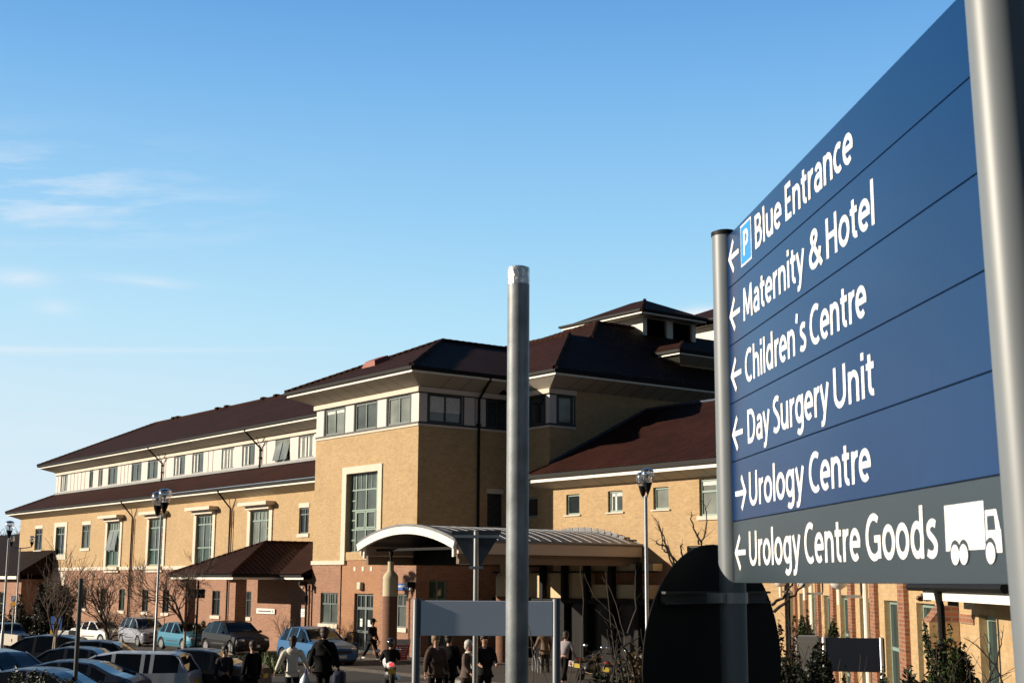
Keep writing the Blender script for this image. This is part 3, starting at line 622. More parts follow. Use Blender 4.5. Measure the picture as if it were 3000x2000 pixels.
    b = MB(); b.poly((.1, 4.38, -.2), (11.0, 4.38, -.2), (11.0, 4.38, 2.6), (.1, 4.38, 2.6)); b.build('lobby_glazing', mat('lobby_dark', (.008, .008, .008), .35, 0, .2, 1, 0, 1, 0, .25), HB)
hospital()

# ------------------------------------------------------------------ entrance canopy
COLB = brick('column_brick', (.215, .085, .042), (.16, .062, .034), (.17, .11, .075))
def canopy():
    T = thing('entrance_canopy', 'low curved metal entrance canopy with a white arched front', 'canopy', C1, BA)
    x0, x1, y0, y1 = 2.35, 9.35, -4.4, 4.9; n = 28; zc, rise = 4.90, .62; xm, hw = (x0 + x1) / 2, (x1 - x0) / 2
    def arc(t, lift=0.0): return xm + hw * t, zc + rise * (1 - t * t) + lift
    b = MB()
    ts = [-1 + 2 * k / n for k in range(n + 1)]
    for i in range(n):
        (xa, za), (xb, zb) = arc(ts[i]), arc(ts[i + 1])
        b.poly((xa, y0, za), (xb, y0, zb), (xb, y1, zb), (xa, y1, za)); b.poly((xa, y0, za - .12), (xa, y1, za - .12), (xb, y1, zb - .12), (xb, y0, zb - .12))
    b.build('roof', mat('zinc_roof', (.16, .15, .165), .42, .55, .25, 1.2), T, True)
    k = 18
    for j in range(k + 1):
        y = y0 + (y1 - y0) * j / k; s = MB(); pts = [Vector((arc(t)[0], y, arc(t)[1] + .03)) for t in ts]; s.tube(pts, .020, 5); s.build('standing_seam', LEAD, T)
    def nrm(t): v = Vector((2 * rise * t / hw, 1)).normalized(); return v
    def rad(t, d): (x, z), v = arc(t), nrm(t); return x + v.x * d, z + v.y * d
    b = MB()
    for i in range(n):
        t0, t1 = ts[i] * 1.012, ts[i + 1] * 1.012; P = [rad(t0, -.01), rad(t1, -.01), rad(t1, -.30), rad(t0, -.30)]; F = [(p[0], y0 - .06, p[1]) for p in P]; Q = [(p[0], y0 + .1, p[1]) for p in P]
        b.poly(*F); b.poly(F[0], Q[0], Q[1], F[1]); b.poly(F[3], F[2], Q[2], Q[3]); b.poly(*Q)
        if i in (0, n - 1): k = (0, 3) if i == 0 else (1, 2); b.poly(F[k[0]], F[k[1]], Q[k[1]], Q[k[0]])
    b.build('arch_fascia', mat('white_paint', (.72, .70, .66), .5, 0, .04, 1), T)
    b = MB()
    for i in (5, 11, 17, 23): t = ts[i]; p, q = rad(t, -.005), rad(t, -.305); b.poly((p[0] - .006, y0 - .062, p[1]), (p[0] + .006, y0 - .062, p[1]), (q[0] + .006, y0 - .062, q[1]), (q[0] - .006, y0 - .062, q[1]))
    b.build('fascia_joint', BLACK, T)
    b = MB()
    for i in range(n):
        t0, t1 = ts[i] * .97, ts[i + 1] * .97; P = [rad(t0, .0), rad(t1, .0), rad(t1, .085), rad(t0, .085)]; b.poly(*[(p[0], y0 - .03, p[1]) for p in P]); b.poly((P[3][0], y0 - .03, P[3][1]), (P[2][0], y0 - .03, P[2][1]), (P[2][0], y0 + .3, P[2][1]), (P[3][0], y0 + .3, P[3][1]))
    b.build('lead_edge', mat('weathered_lead', (.13, .135, .15), .55, .3, .3, 4), T)
    for x in (x0, x1):
        b = MB(); b.box(x - .06, y0 + .12, 4.42, x + .06, y1, 4.86); b.build('eave_fascia', mat('beige_fascia', (.50, .40, .33), .6, 0, .06, .8), T)
        b = MB(); m = -1 if x == x1 else 1; b.box(x - .09 + m * .25, y0 + .3, 4.05, x + .09 + m * .25, y1, 4.41); b.build('eave_beam', mat('brown_beam', (.16, .11, .075), .7, 0, .1, 1), T)
        b = MB(); b.tube([(x + (.1 if x == x1 else -.1), y0 + .1, 4.90), (x + (.1 if x == x1 else -.1), y1, 4.90)], .06, 8); b.build('gutter', LEAD, T)
    b = MB(); b.box(x0 + .35, y0 + 2.5, 4.06, x1 - .35, y0 + 2.68, 4.75); b.build('cross_beam', BLACK, T); b = MB(); b.box(x0 + .3, y0 + .7, 4.60, x1 - .3, y0 + .8, 4.70); b.build('cross_beam', BLACK, T)
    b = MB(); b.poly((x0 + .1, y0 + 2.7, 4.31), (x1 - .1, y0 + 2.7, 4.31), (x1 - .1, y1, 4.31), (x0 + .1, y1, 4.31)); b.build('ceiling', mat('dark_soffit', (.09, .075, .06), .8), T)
    b = MB(); b.box(x1 - .34, y0 + .1, 4.31, x1 - .24, y0 + .2, 4.72); b.box(x0 + .24, y0 + .1, 4.31, x0 + .34, y0 + .2, 4.72); b.build('end_post', FASC, T)
    for k in range(12):      # snow guard plates on the far side
        y = y1 - .35; t = -.55 + k * .12; x, z = arc(t); b = MB(); b.box(x - .16, y, z + .02, x + .16, y + .03, z + .24 - .008 * k); b.build('edge_plate', MATS['weathered_lead'], T)
    for (cx, cy) in ((3.72, -3.65), (4.85, 1.2)):
        c = thing('entrance_column', 'round brick column with a cream collar under the arched canopy front' if cy < 0 else 'round brick column deep in the shade under the canopy', 'column', W(cx, cy, 0))
        b = MB(); b.lathe([(.30, -.1), (.30, 2.80)], n=28); b.build('shaft', COLB, c, True)
        b = MB(); b.lathe([(.31, 2.80), (.31, 3.42), (.305, 3.425), (.305, 3.44), (.31, 3.445), (.31, 3.56), (.27, 3.66), (.14, 3.80), (.125, 3.84), (.125, 4.18)], n=28); b.build('collar', mat('cream_render', (.50, .43, .29), .8, 0, .06, 2), c, True)
        b = MB(); b.lathe([(.05, 4.18), (.05, 4.40), (.09, 4.42), (.09, 4.598)], n=12); b.build('pin', BLACK, c)
canopy()

# ------------------------------------------------------------------ single-storey wing on the right, turned another way
SC = .72; LA = math.atan2(.1117, .9937)
LO = Vector((7.22, 26.0, 0)); LT = Vector((math.sin(LA), math.cos(LA), 0)); LN = Vector((-LT.y, LT.x, 0))
def low_wing():
    T = thing('ward_block', 'low yellow brick block with tall paired windows between red brick piers', 'building', LO, -LA)
    P = Pl((0, 0, 0), (0, -1, 0), (-1, 0, 0))          # u runs towards the camera, n to the left
    zz = lambda z: EYE - (EYE - z) * SC
    wn = []
    for k in range(7): 
        a = -(0.29 + 5.07 * k + 2.6) * SC; wn.append((a, a + 2.6 * SC, .25, zz(2.95)))
    wn.append((2.19 * SC, 4.6 * SC, .25, zz(2.95)))
    b = MB(); wall(b, P, -38 * SC, 6.05 * SC, -.8, 4.6, wn, .16); wall(b, P, 7.22 * SC, 8.7 * SC, -.8, 4.6); 
    gw = (9.02 * SC, 10.47 * SC, .6, zz(2.82)); wall(b, P, 8.7 * SC, 16 * SC, -.8, 4.6, [gw, (12 * SC, 15 * SC, .6, zz(2.82))], .16)
    wall(b, Pl((0, 38 * SC, 0), (1, 0, 0), (0, 1, 0)), 0, 7, -.8, 4.6); wall(b, Pl((0, -16 * SC, 0), (1, 0, 0), (0, -1, 0)), 0, 7, -.8, 4.6)
    b.build('wall', YB, T)
    b = MB(); b.box(-.4, -16 * SC, 4.603, 7, 38 * SC, 4.75); b.build('flat_roof', mat('roof_felt', (.06, .06, .06), .9), T)
    for k, h in enumerate(wn): window(P, *h, T, .16, (.5,), (.33, .67), FRAMEG, GL_D, .075)
    window(P, *gw, T, .16, (.62,), (.45,), FRAMEG, GL_D, .08, None, .1)
    window(P, 12 * SC, 15 * SC, .6, zz(2.82), T, .16, (.5,), (.45,), FRAMEG, GL_D, .08, None, .1)
    for k in range(-1, 7):
        a = -(4.9 * 1 + 5.07 * (k - 1)) * SC; b = MB(); 
        if k == -1: continue
        pbox(b, P, a + .02, a + 1.0 * SC, -.8, 4.55, -.05, .09); b.build('brick_pier', RB2, T)
    # projecting pier and its red cap, porch roof
    b = MB(); c = MB(); n1 = .61 * SC; u1 = 7.2 * SC; u0 = 6.05 * SC; ch = .25
    prof = [(u0, 0), (u0, n1 - ch), (u0 + ch, n1), (u1, n1), (u1, 0)]
    for i in range(4): p, q = prof[i], prof[i + 1]; b.poly(P.p(p[0], -.8, p[1]), P.p(q[0], -.8, q[1]), P.p(q[0], zz(2.62), q[1]), P.p(p[0], zz(2.62), p[1]))
    b.build('buttress', YB, T)
    t2 = [(p, n * .55) for p, n in prof]
    for i in range(4):
        p, q, r, s = prof[i], prof[i + 1], t2[i], t2[i + 1]; c.poly(P.p(p[0], zz(2.62), p[1]), P.p(q[0], zz(2.62), q[1]), P.p(s[0], zz(2.95), s[1]), P.p(r[0], zz(2.95), r[1]))
    c.poly(*[P.p(p, zz(2.95), n) for p, n in t2]); c.build('buttress_cap', RB2, T)
    b = MB(); pbox(b, P, 7.35 * SC, 8.65 * SC, zz(2.62), zz(2.8), -.02, .025); b.build('soldier_course', RB2, T)
    o = 1.0 * SC
    b = MB(); pbox(b, P, 8.85 * SC, 16 * SC, zz(3.1), zz(3.30), o - .05, o); b.build('porch_fascia', mat('white_board', (.78, .76, .72), .55, 0, .05, 3), T)
    b = MB(); b.poly(P.p(8.5 * SC, zz(3.1), 0), P.p(16 * SC, zz(3.1), 0), P.p(16 * SC, zz(3.1), o - .05), P.p(8.5 * SC, zz(3.1), o - .05)); b.build('porch_ceiling', SOFF, T)
    b = MB(); b.tube([P.p(7.86 * SC, zz(3.34), o + .06), P.p(16 * SC, zz(3.34), o + .06)], .055, 10); b.build('porch_gutter', BLACK, T)
    b = MB(); b.tube([P.p(10.75 * SC, zz(3.3), o + .06), P.p(10.75 * SC, zz(3.0), o + .02), P.p(10.75 * SC, -.5, o - .02)], .05, 10); b.build('rain_pipe', BLACK, T)
    b = MB(); n = 30; L = (16 - 8) * SC
    for k in range(n):       # rolled tiles seen end on
        ua = 8.0 * SC + L * k / n; ub = ua + L / n
        p0 = [P.p(ua + (ub - ua) * t, zz(3.38) + .035 * math.sin(math.pi * t), o + .1) for t in (0, .25, .5, .75, 1)]; p1 = [P.p(ua + (ub - ua) * t, 4.5 + .035 * math.sin(math.pi * t), -.9) for t in (0, .25, .5, .75, 1)]
        for i in range(4): b.poly(p0[i], p0[i + 1], p1[i + 1], p1[i])
    b.poly(P.p(8 * SC, zz(3.37), o + .1), P.p(16 * SC, zz(3.37), o + .1), P.p(16 * SC, 4.49, -.9), P.p(8 * SC, 4.49, -.9)); b.build('porch_roof', TILER, T)
    for u in (-34 * SC, -32.4 * SC):
        b = MB(); b.tube([P.p(u, 4.5, .1), P.p(u, -.6, .1)], .05, 8); b.build('rain_pipe', BLACK, T)
    for u in (-20.95 * SC, -5.2 * SC):
        b = MB(); b.tube([P.p(u, 4.5, .13), P.p(u, -.6, .13)], .055, 8); b.build('rain_pipe', FASC, T)
    for k, (u, lab) in enumerate(((-30.1 * SC, 'farthest white globe lamp on the brick block under the blue sign'), (-18.3 * SC, 'middle white globe lamp on the brick block under the blue sign'), (-7.3 * SC, 'nearest and largest white globe lamp under the blue sign'))):
        L = thing('globe_lamp', lab, 'lamp', LO + LT * (-u) + LN * .5 + Vector((0, 0, zz(3.52))), -LA, 'globe lamps along the low wing')
        b = MB(); b.ball((0, 0, 0), .22, n=20, m=14); b.build('globe', mat('opal_globe', (.70, .70, .68), .25, 0, .04, 2), L, True)
        b = MB(); b.lathe([(.05, -.55), (.05, -.22), (.09, -.20)], n=12); b.build('stem', FASC, L)
        b = MB(); b.box(0, -.03, -.40, .5, .03, -.34); b.build('bracket', mat('lamp_grey', (.40, .41, .42), .5), L)
RB2 = brick('pier_brick', (.33, .12, .055), (.16, .055, .04), (.27, .18, .12), .225, .075, .013)
low_wing()

# ------------------------------------------------------------------ houses at the far left
def far_house():
    c = at(20, 112); c.z = -1.9
    T = thing('brick_outbuilding', 'low brick building with a dark tiled roof at the left edge', 'building', c, BA)
    b = MB(); F = Pl((0, 0, 0), (1, 0, 0), (0, -1, 0)); hs = [(-1.2, .4, 2.0, 4.3), (-7, -5.4, 2.0, 4.3), (-12, -10.4, 2.0, 4.3)]
    wall(b, F, -30, 4, -1, 5.3, hs); wall(b, Pl((4, 0, 0), (0, 1, 0), (1, 0, 0)), 0, 10, -1, 5.3); b.build('wall', RB, T)
    for h in hs: window(F, *h, T, .13, (.5,), (.6,), FRAME, GL_D, .08, None, .2)
    b = MB(); b.box(-31, -.62, 5.3, 4.6, -.55, 5.6); b.build('fascia', FASC, T)
    b = MB(); b.poly((-31, -.8, 5.62), (4.8, -.8, 5.62), (4.8, 5, 9.3), (-31, 5, 9.3)); b.poly((4.8, 10.8, 5.62), (-31, 10.8, 5.62), (-31, 5, 9.3), (4.8, 5, 9.3)); b.poly((4.8, -.8, 5.62), (4.8, 10.8, 5.62), (4.8, 5, 9.3)); b.poly((-31, -.8, 5.6), (4.8, -.8, 5.6), (4.8, 0, 5.3), (-31, 0, 5.3)); b.build('roof', tiles('shaded_roof_tile', (.020, .0105, .0085), (.013, .0075, .0065)), T)  # shade on this slope is put into the darker tile colour
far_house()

# ------------------------------------------------------------------ lettering drawn as strokes
def arcp(cx, cy, rx, ry, a0, a1, n=24): return [(cx + rx * math.cos(R(a0 + (a1 - a0) * k / n)), cy + ry * math.sin(R(a0 + (a1 - a0) * k / n))) for k in range(n + 1)]
def spl(pts, k=9):
    out = []
    for i in range(len(pts) - 1):
        p0, p1, p2, p3 = pts[max(i - 1, 0)], pts[i], pts[i + 1], pts[min(i + 2, len(pts) - 1)]
        for j in range(k):
            t = j / k; out.append(tuple(.5 * (2 * p1[c] + (p2[c] - p0[c]) * t + (2 * p0[c] - 5 * p1[c] + 4 * p2[c] - p3[c]) * t * t + (3 * p1[c] - p0[c] - 3 * p2[c] + p3[c]) * t ** 3) for c in (0, 1)))
    return out + [pts[-1]]
GLY = {
 ' ': (28, []), 'o': (68, [arcp(34, 37, 26, 30, 90, 450, 32)]), 'l': (26, [[(13, 0), (13, 104)]]), 'i': (26, [[(13, 0), (13, 74)], [(13, 87), (13, 104)]]),
 'n': (70, [[(13, 0), (13, 74)], [(13, 40)] + arcp(36, 45, 22, 22, 180, 0) + [(58, 0)]]), 'h': (70, [[(13, 0), (13, 104)], [(13, 40)] + arcp(36, 45, 22, 22, 180, 0) + [(58, 0)]]),
 'r': (44, [[(13, 0), (13, 74)], [(13, 40)] + arcp(38, 42, 24, 25, 180, 80)]), 'u': (70, [[(12, 74)] + arcp(34, 29, 22, 22, 180, 360) + [(57, 34)], [(57, 74), (57, 0)]]),
 't': (46, [[(20, 93), (20, 24)] + arcp(36, 23, 16, 16, 180, 285, 8), [(3, 67), (43, 67)]]), 'e': (64, [[(10, 38), (64.5, 38)], arcp(33, 37, 25, 30, 2, 308, 26)]),
 'a': (62, [[(51, 0), (51, 46)] + arcp(32, 48, 19, 19, 0, 150, 12), [(51, 42), (36, 41)] + arcp(28, 24, 18, 17, 90, 270, 12) + [(36, 8), (51, 18)]]),
 'c': (57, [arcp(35, 37, 26, 30, 58, 302, 22)]), 's': (54, [spl([(46, 64), (36, 67.5), (25, 67), (14.5, 60), (15, 49), (26, 41), (37, 34), (45, 25), (42, 12), (30, 6.5), (18, 7), (7, 11)])]),
 'd': (70, [[(57, 0), (57, 104)], arcp(34, 37, 24, 30, 90, 450, 28)]), 'g': (70, [[(57, 74), (57, -2)] + arcp(35, -3, 22, 19, 0, -140, 12), arcp(34, 38, 24, 29, 90, 450, 28)]),
 'y': (62, [[(7, 74), (31, 6)], [(56, 74), (31, 4), (26, -12)] + arcp(14, -9, 12, 13, -20, -95, 8) + [(6, -21)]]),
 'B': (72, [[(14, 0), (14, 100)], [(14, 93), (36, 93)] + arcp(38, 74, 19, 19, 90, -90) + [(14, 55)], [(14, 52), (36, 52)] + arcp(40, 30, 23, 23, 90, -90) + [(14, 7)]]),
 'C': (76, [arcp(48, 50, 38, 44, 58, 302, 28)]), 'D': (84, [[(14, 0), (14, 100)], [(14, 93), (34, 93)] + arcp(36, 50, 36, 43, 90, -90, 22) + [(14, 7)]]),
 'E': (60, [[(14, 0), (14, 100)], [(14, 93), (54, 93)], [(14, 52), (50, 52)], [(14, 7), (55, 7)]]), 'G': (92, [arcp(50, 50, 40, 44, 55, 312, 28) + [(79, 10)], [(79, 4), (79, 52)], [(52, 46), (86, 46)]]),
 'H': (84, [[(14, 0), (14, 100)], [(70, 0), (70, 100)], [(14, 52), (70, 52)]]), 'M': (104, [[(13, 0), (18, 100)], [(19, 97), (52, 14)], [(52, 14), (85, 97)], [(86, 100), (91, 0)]]),
 'P': (66, [[(14, 0), (14, 100)], [(14, 93), (36, 93)] + arcp(38, 68, 22, 25, 90, -90) + [(14, 43)]]), 'S': (66, [spl([(55, 90), (44, 94), (30, 93), (16.5, 84), (16, 70), (30, 58), (46, 46), (56, 32), (53, 15), (39, 7), (24, 7), (9, 12)])]),
 'U': (84, [[(13, 100)] + arcp(42, 36, 29, 29, 180, 360, 18) + [(71, 100)]]), '&': (84, [spl([(82, 0), (56, 31), (28, 66), (21, 80), (29, 92), (40, 94), (50, 88), (52, 77), (44, 66), (24, 51), (12, 38), (11, 22), (22, 9), (38, 7), (54, 13), (67, 28), (73, 46)])]),
 "'": (24, [[(15, 106), (9, 82)]]),
}
LAYER = [0]
def stroke(mb, pts, wd, P, u0, z0, sx, sz, n):
    pts = [(p[0], p[1]) for i, p in enumerate(pts) if i == 0 or (abs(p[0] - pts[i - 1][0]) + abs(p[1] - pts[i - 1][1])) > .3]
    L, Rr = [], []
    closed = abs(pts[0][0] - pts[-1][0]) + abs(pts[0][1] - pts[-1][1]) < .5
    for i, p in enumerate(pts):
        a = pts[i - 1] if i else (pts[-2] if closed else p); c = pts[i + 1] if i < len(pts) - 1 else (pts[1] if closed else p)
        d1 = Vector((p[0] - a[0], p[1] - a[1])); d2 = Vector((c[0] - p[0], c[1] - p[1]))
        if d1.length < 1e-6: d1 = d2
        if d2.length < 1e-6: d2 = d1
        t = (d1.normalized() + d2.normalized()); t = t.normalized() if t.length > 1e-6 else d1.normalized()
        nn = Vector((-t.y, t.x)); k = 1 / max(.45, abs(nn.dot(Vector((-d2.y, d2.x)).normalized())))
        h = wd / 2 * k; L.append((p[0] + nn.x * h, p[1] + nn.y * h)); Rr.append((p[0] - nn.x * h, p[1] - nn.y * h))
    LAYER[0] = (LAYER[0] + 1) % 7; nn = n + LAYER[0] * .00008
    f = lambda q: P.p(u0 + q[0] * sx, z0 + q[1] * sz, nn)
    for i in range(len(pts) - 1): mb.poly(f(L[i]), f(Rr[i]), f(Rr[i + 1]), f(L[i + 1]))
def text(mb, s, P, u0, u1, z0, cap, n, wd=15):
    tr = 4; adv = sum(GLY[c][0] + tr for c in s) - tr; sx = (u1 - u0) / (adv - 14); sz = cap / 100; x = -7
    for c in s:
        for st in GLY[c][1]: stroke(mb, [(p[0] + x, p[1]) for p in st], wd, P, u0, z0, sx, sz, n)
        x += GLY[c][0] + tr

# ------------------------------------------------------------------ the big direction sign
SA = R(-4.7); SL = Vector((.79, 5.0, 0)); ST = Vector((-math.sin(SA), -math.cos(SA), 0)); SN = Vector((-math.cos(SA), math.sin(SA), 0))
SPL = Pl(SL, ST, SN)          # u from the far post towards the camera, n to the left (the lettered face)
def big_sign():
    T = thing('direction_sign', 'tall blue hospital direction sign with white lettering between two grey posts', 'sign', SL)
    X = Matrix.Translation(-SL)
    BLUE = mat('sign_blue', (.0016, .027, .108), .24, 0, .12, 1.2, 0, 1, 0, .28); GREY = mat('sign_grey', (.036, .051, .064), .35, 0, .08, 1.5, 0, 1, 0, .4); WL = mat('sign_white', (.84, .85, .86), .5, 0, .02, 2); CY = mat('sign_cyan', (.02, .26, .66), .35, 0, .03, 2)
    for u, zt, r, tilt in ((0, 4.672, .048, 0), (2.402, 5.2, .060, -.046)):
        b = MB(); c = SL + ST * u; c0 = c + ST * (tilt * (1.5 - 3.45)) + Vector((0, 0, 1.5)); c1 = c + ST * (tilt * (zt - 3.45)) + Vector((0, 0, zt)); b.tube([c0, c1], r, 40); o = b.build('post', PAINTG, T, True, X); c = Vector((c1.x, c1.y, 0))
        b = MB(); b.lathe([(r + .003, zt - .004), (r + .003, zt + .010), (r - .012, zt + .016)], c, 40); b.build('post_cap', BLACK, o, False, X)
    zs = [3.400, 3.614, 3.8245, 4.034, 4.244, 4.458, 4.655]
    A, B = .012, 2.36
    words = {5: [('Blue', .448, .762), ('Entrance', .818, 1.454)], 4: [('Maternity', .268, .99), ('&', 1.055, 1.16), ('Hotel', 1.212, 1.605)], 3: [("Children's", .278, .985), ('Centre', 1.037, 1.513)], 2: [('Day', .288, .560), ('Surgery', .614, 1.180), ('Unit', 1.235, 1.552)], 1: [('Urology', .289, .919), ('Centre', .985, 1.497)], 0: [('Urology', .269, .861), ('Centre', .918, 1.395), ('Goods', 1.455, 1.914)]}
    base = {5: 4.510, 4: 4.297, 3: 4.078, 2: 3.868, 1: 3.656, 0: 3.457}
    for k in range(6):
        z0, z1 = zs[k] + (.0016 if k else 0), zs[k + 1] - .0016; b = MB(); pbox(b, SPL, A, B, z0, z1, -.006, .004)
        o = b.build('sign_panel', GREY if k == 0 else BLUE, T, False, X, .0012)
        o['label'] = ('grey bottom panel reading Urology Centre Goods with a white lorry', 'blue panel reading Urology Centre with an arrow to the right', 'blue panel reading Day Surgery Unit', "blue panel reading Children's Centre", 'blue panel reading Maternity & Hotel', 'blue top panel reading Blue Entrance with a parking symbol')[k]
        n = .0048; t = MB()
        for s, u0, u1 in words[k]: t = MB(); text(t, s, SPL, u0, u1, base[k], .115, n, 15); t.build('lettering', WL, o, False, X)
        # arrow
        zc = base[k] + (.052 if k else .047); t = MB(); a = .072
        if k == 1:
            stroke(t, [(0, 0), (140, 0)], 18, SPL, .094, zc, .001, .001, n); stroke(t, [(88, 56), (141, 0), (88, -56)], 21, SPL, .094, zc, .001, .001, n)
        else:
            stroke(t, [(8, 0), (145, 0)], 18, SPL, a, zc, .001, .001, n); stroke(t, [(70, 56), (8, 0), (70, -56)], 21, SPL, a, zc, .001, .001, n)
        t.build('arrow', WL, o, False, X)
        if k == 5:
            t = MB(); q = lambda u0, u1, z0, z1, n: t.poly(SPL.p(u0, z0, n), SPL.p(u1, z0, n), SPL.p(u1, z1, n), SPL.p(u0, z1, n))
            q(.250, .397, 4.492, 4.640, n); t.build('symbol_border', WL, o, False, X)
            t = MB(); q(.257, .390, 4.499, 4.633, n + .0008); t.build('symbol_ground', CY, o, False, X)
            t = MB(); text(t, 'P', SPL, .296, .352, 4.524, .088, n + .0016, 17); t.build('parking_letter', WL, o, False, X)
        if k == 0:
            t = MB(); f = lambda pts, dn=0: t.poly(*[SPL.p(u, z, n + dn) for u, z in pts])
            f([(1.968, 3.480), (1.968, 3.568), (2.172, 3.568), (2.172, 3.480)]); f([(1.968, 3.470), (1.968, 3.4805), (2.226, 3.4805), (2.226, 3.470)], .0002)
            f([(2.178, 3.480), (2.178, 3.548), (2.186, 3.548), (2.186, 3.480)], .0001); f([(2.186, 3.536), (2.186, 3.548), (2.232, 3.548), (2.236, 3.536)], .0003); f([(2.226, 3.505), (2.222, 3.537), (2.236, 3.537), (2.248, 3.505)], .0004); f([(2.178, 3.4802), (2.178, 3.507), (2.250, 3.507), (2.252, 3.462), (2.226, 3.462), (2.226, 3.4802)], .0006)
            t.build('lorry_symbol', WL, o, False, X)
            for u in (2.019, 2.064, 2.198):
                t = MB(); t.poly(*[SPL.p(u + .0265 * math.cos(R(a)), 3.4665 + .0265 * math.sin(R(a)), n + .0010) for a in range(0, 360, 12)]); t.build('wheel_gap', GREY, o, False, X)
                t = MB(); t.poly(*[SPL.p(u + .0215 * math.cos(R(a)), 3.4615 + .0215 * math.sin(R(a)), n + .0016) for a in range(0, 360, 12)]); t.build('wheel', WL, o, False, X)
    b = MB(); pbox(b, SPL, A, B, 3.41, 4.645, -.03, -.0065); b.build('backing_rail', STEEL, T, False, X)
big_sign()
def round_sign():
    D = 5.12; c = Vector(((2097 - 1500) / 4110 * D, D, EYE - (1945 - 1706) / 4110 * D)); rr = .436
    n = Vector((.735, -.678, 0)).normalized(); u = Vector((n.y * -1, n.x, 0)); 
    T = thing('round_sign', 'large round road sign seen from its dark back, clamped behind the sign post', 'sign', c)
    b = MB(); N_ = 64
    ring = lambda r, d: [c + (u * math.cos(2 * math.pi * k / N_) + Zv * math.sin(2 * math.pi * k / N_)) * r + n * d for k in range(N_)]
    f, g, h = ring(rr, 0), ring(rr, -.004), ring(rr - .008, .001); b.v = [tuple(p) for p in f + g]; b.f = [list(range(N_)), list(range(N_, 2 * N_))[::-1]] + [[k, (k + 1) % N_, N_ + (k + 1) % N_, N_ + k] for k in range(N_)]; b.mi = [0] * len(b.f)
    o = b.build('plate', mat('sign_back', (.0050, .0052, .0058), .65, 0, .3, 5, 0, 1, 0, .12), T, False, Matrix.Translation(-c))
    for dz in (.245, -.23):
        hw = math.sqrt(rr * rr - dz * dz) * .93; b = MB()
        for e in (.018, -.018): b.obox(c + Zv * (dz + e) + n * .014, u, n, Zv, hw, .012, .004)
        b.obox(c + Zv * dz + n * .004, u, n, Zv, hw, .003, .02)
        b.build('rail', mat('rail_grey', (.03, .032, .035), .5, .3, .1, 6), T, False, Matrix.Translation(-c))
        b = MB(); p = SL + Vector((0, 0, c.z + dz)); b.lathe([(.0535, -.019), (.0535, .019)], p, 32); b.obox(p - u * .07 + n * -.02, u, n, Zv, .018, .03, .017)
        b.build('clamp', STEEL, T, False, Matrix.Translation(-c))
round_sign()
# ------------------------------------------------------------------ other signs and poles near the camera
def pole(name, label, px, D, zt, r, m, z0=1.2, lean=0.0, n=28):
    T = thing(name, label, 'pole', (at(px, D).x, D, 0)); b = MB(); b.lathe([(r, z0), (r, zt)], n=n); b.build('shaft', m, T, True); return T
T = pole('galvanised_pole', 'thick galvanised steel pole with silver tape round its top, in the middle', 1519, 5.5, 4.592, .0445, GALV)
b = MB(); prof = [(.0452, 4.588), (.0456, 4.60), (.0452, 4.63), (.0458, 4.645), (.0450, 4.658), (.030, 4.664)]; b.lathe(prof, n=28); b.build('tape', mat('foil_tape', (.70, .70, .70), .28, .85, .2, 25, .5, 40), T, True)
pole('bollard_post', 'slim dark grey post standing among the parked cars at the left', 241, 33, 3.42, .052, mat('dark_grey_paint', (.06, .065, .07), .5, .2), .3)
def board(name, label, px0, px1, y0, y1, D, m, postpx, pr, ptop, back=None, rz=0):
    c = at((px0 + px1) / 2, D); T = thing(name, label, 'sign', (c.x, D, 0), rz); k = D / 4110; x = lambda p: (p - (px0 + px1) / 2) * k
    zt, zb = zpx((px0 + px1) / 2, y0, D), zpx((px0 + px1) / 2, y1, D)
    b = MB(); b.box(x(px0), -.01, zb, x(px1), .012, zt); b.build('board', m, T, False, None, .004)
    for p in postpx:
        b = MB(); b.lathe([(pr, gz(c.x, D) - .3), (pr, zpx(p, ptop, D)), (pr * .8, zpx(p, ptop, D) + .012)], (x(p), pr * .4, 0), 20); b.build('post', back or STEEL, T, True)
    return T
board('blank_sign', 'blank pale grey sign board between two dark posts in front of the entrance', 1238, 1624, 1758, 1858, 13.5, mat('blank_board', (.60, .67, .82), .38, 0, .03, 3), (1226, 1634), .040, 1755, mat('post_slate', (.10, .11, .125), .45, .3))
board('dark_sign', 'small dark sign board on two pale posts among the shrubs at the right', 2412, 2585, 1864, 1960, 22, mat('sign_dark', (.010, .014, .028), .4), (2414, 2576), .035, 1864, mat('pale_post', (.45, .46, .47), .4, .4), R(-12))
board('wall_notice', 'dark rectangular sign board behind the bare tree by the porch', 556, 606, 1724, 1750, 66, mat('sign_brown', (.02, .016, .016), .6), (585,), .05, 1700, BLACK)
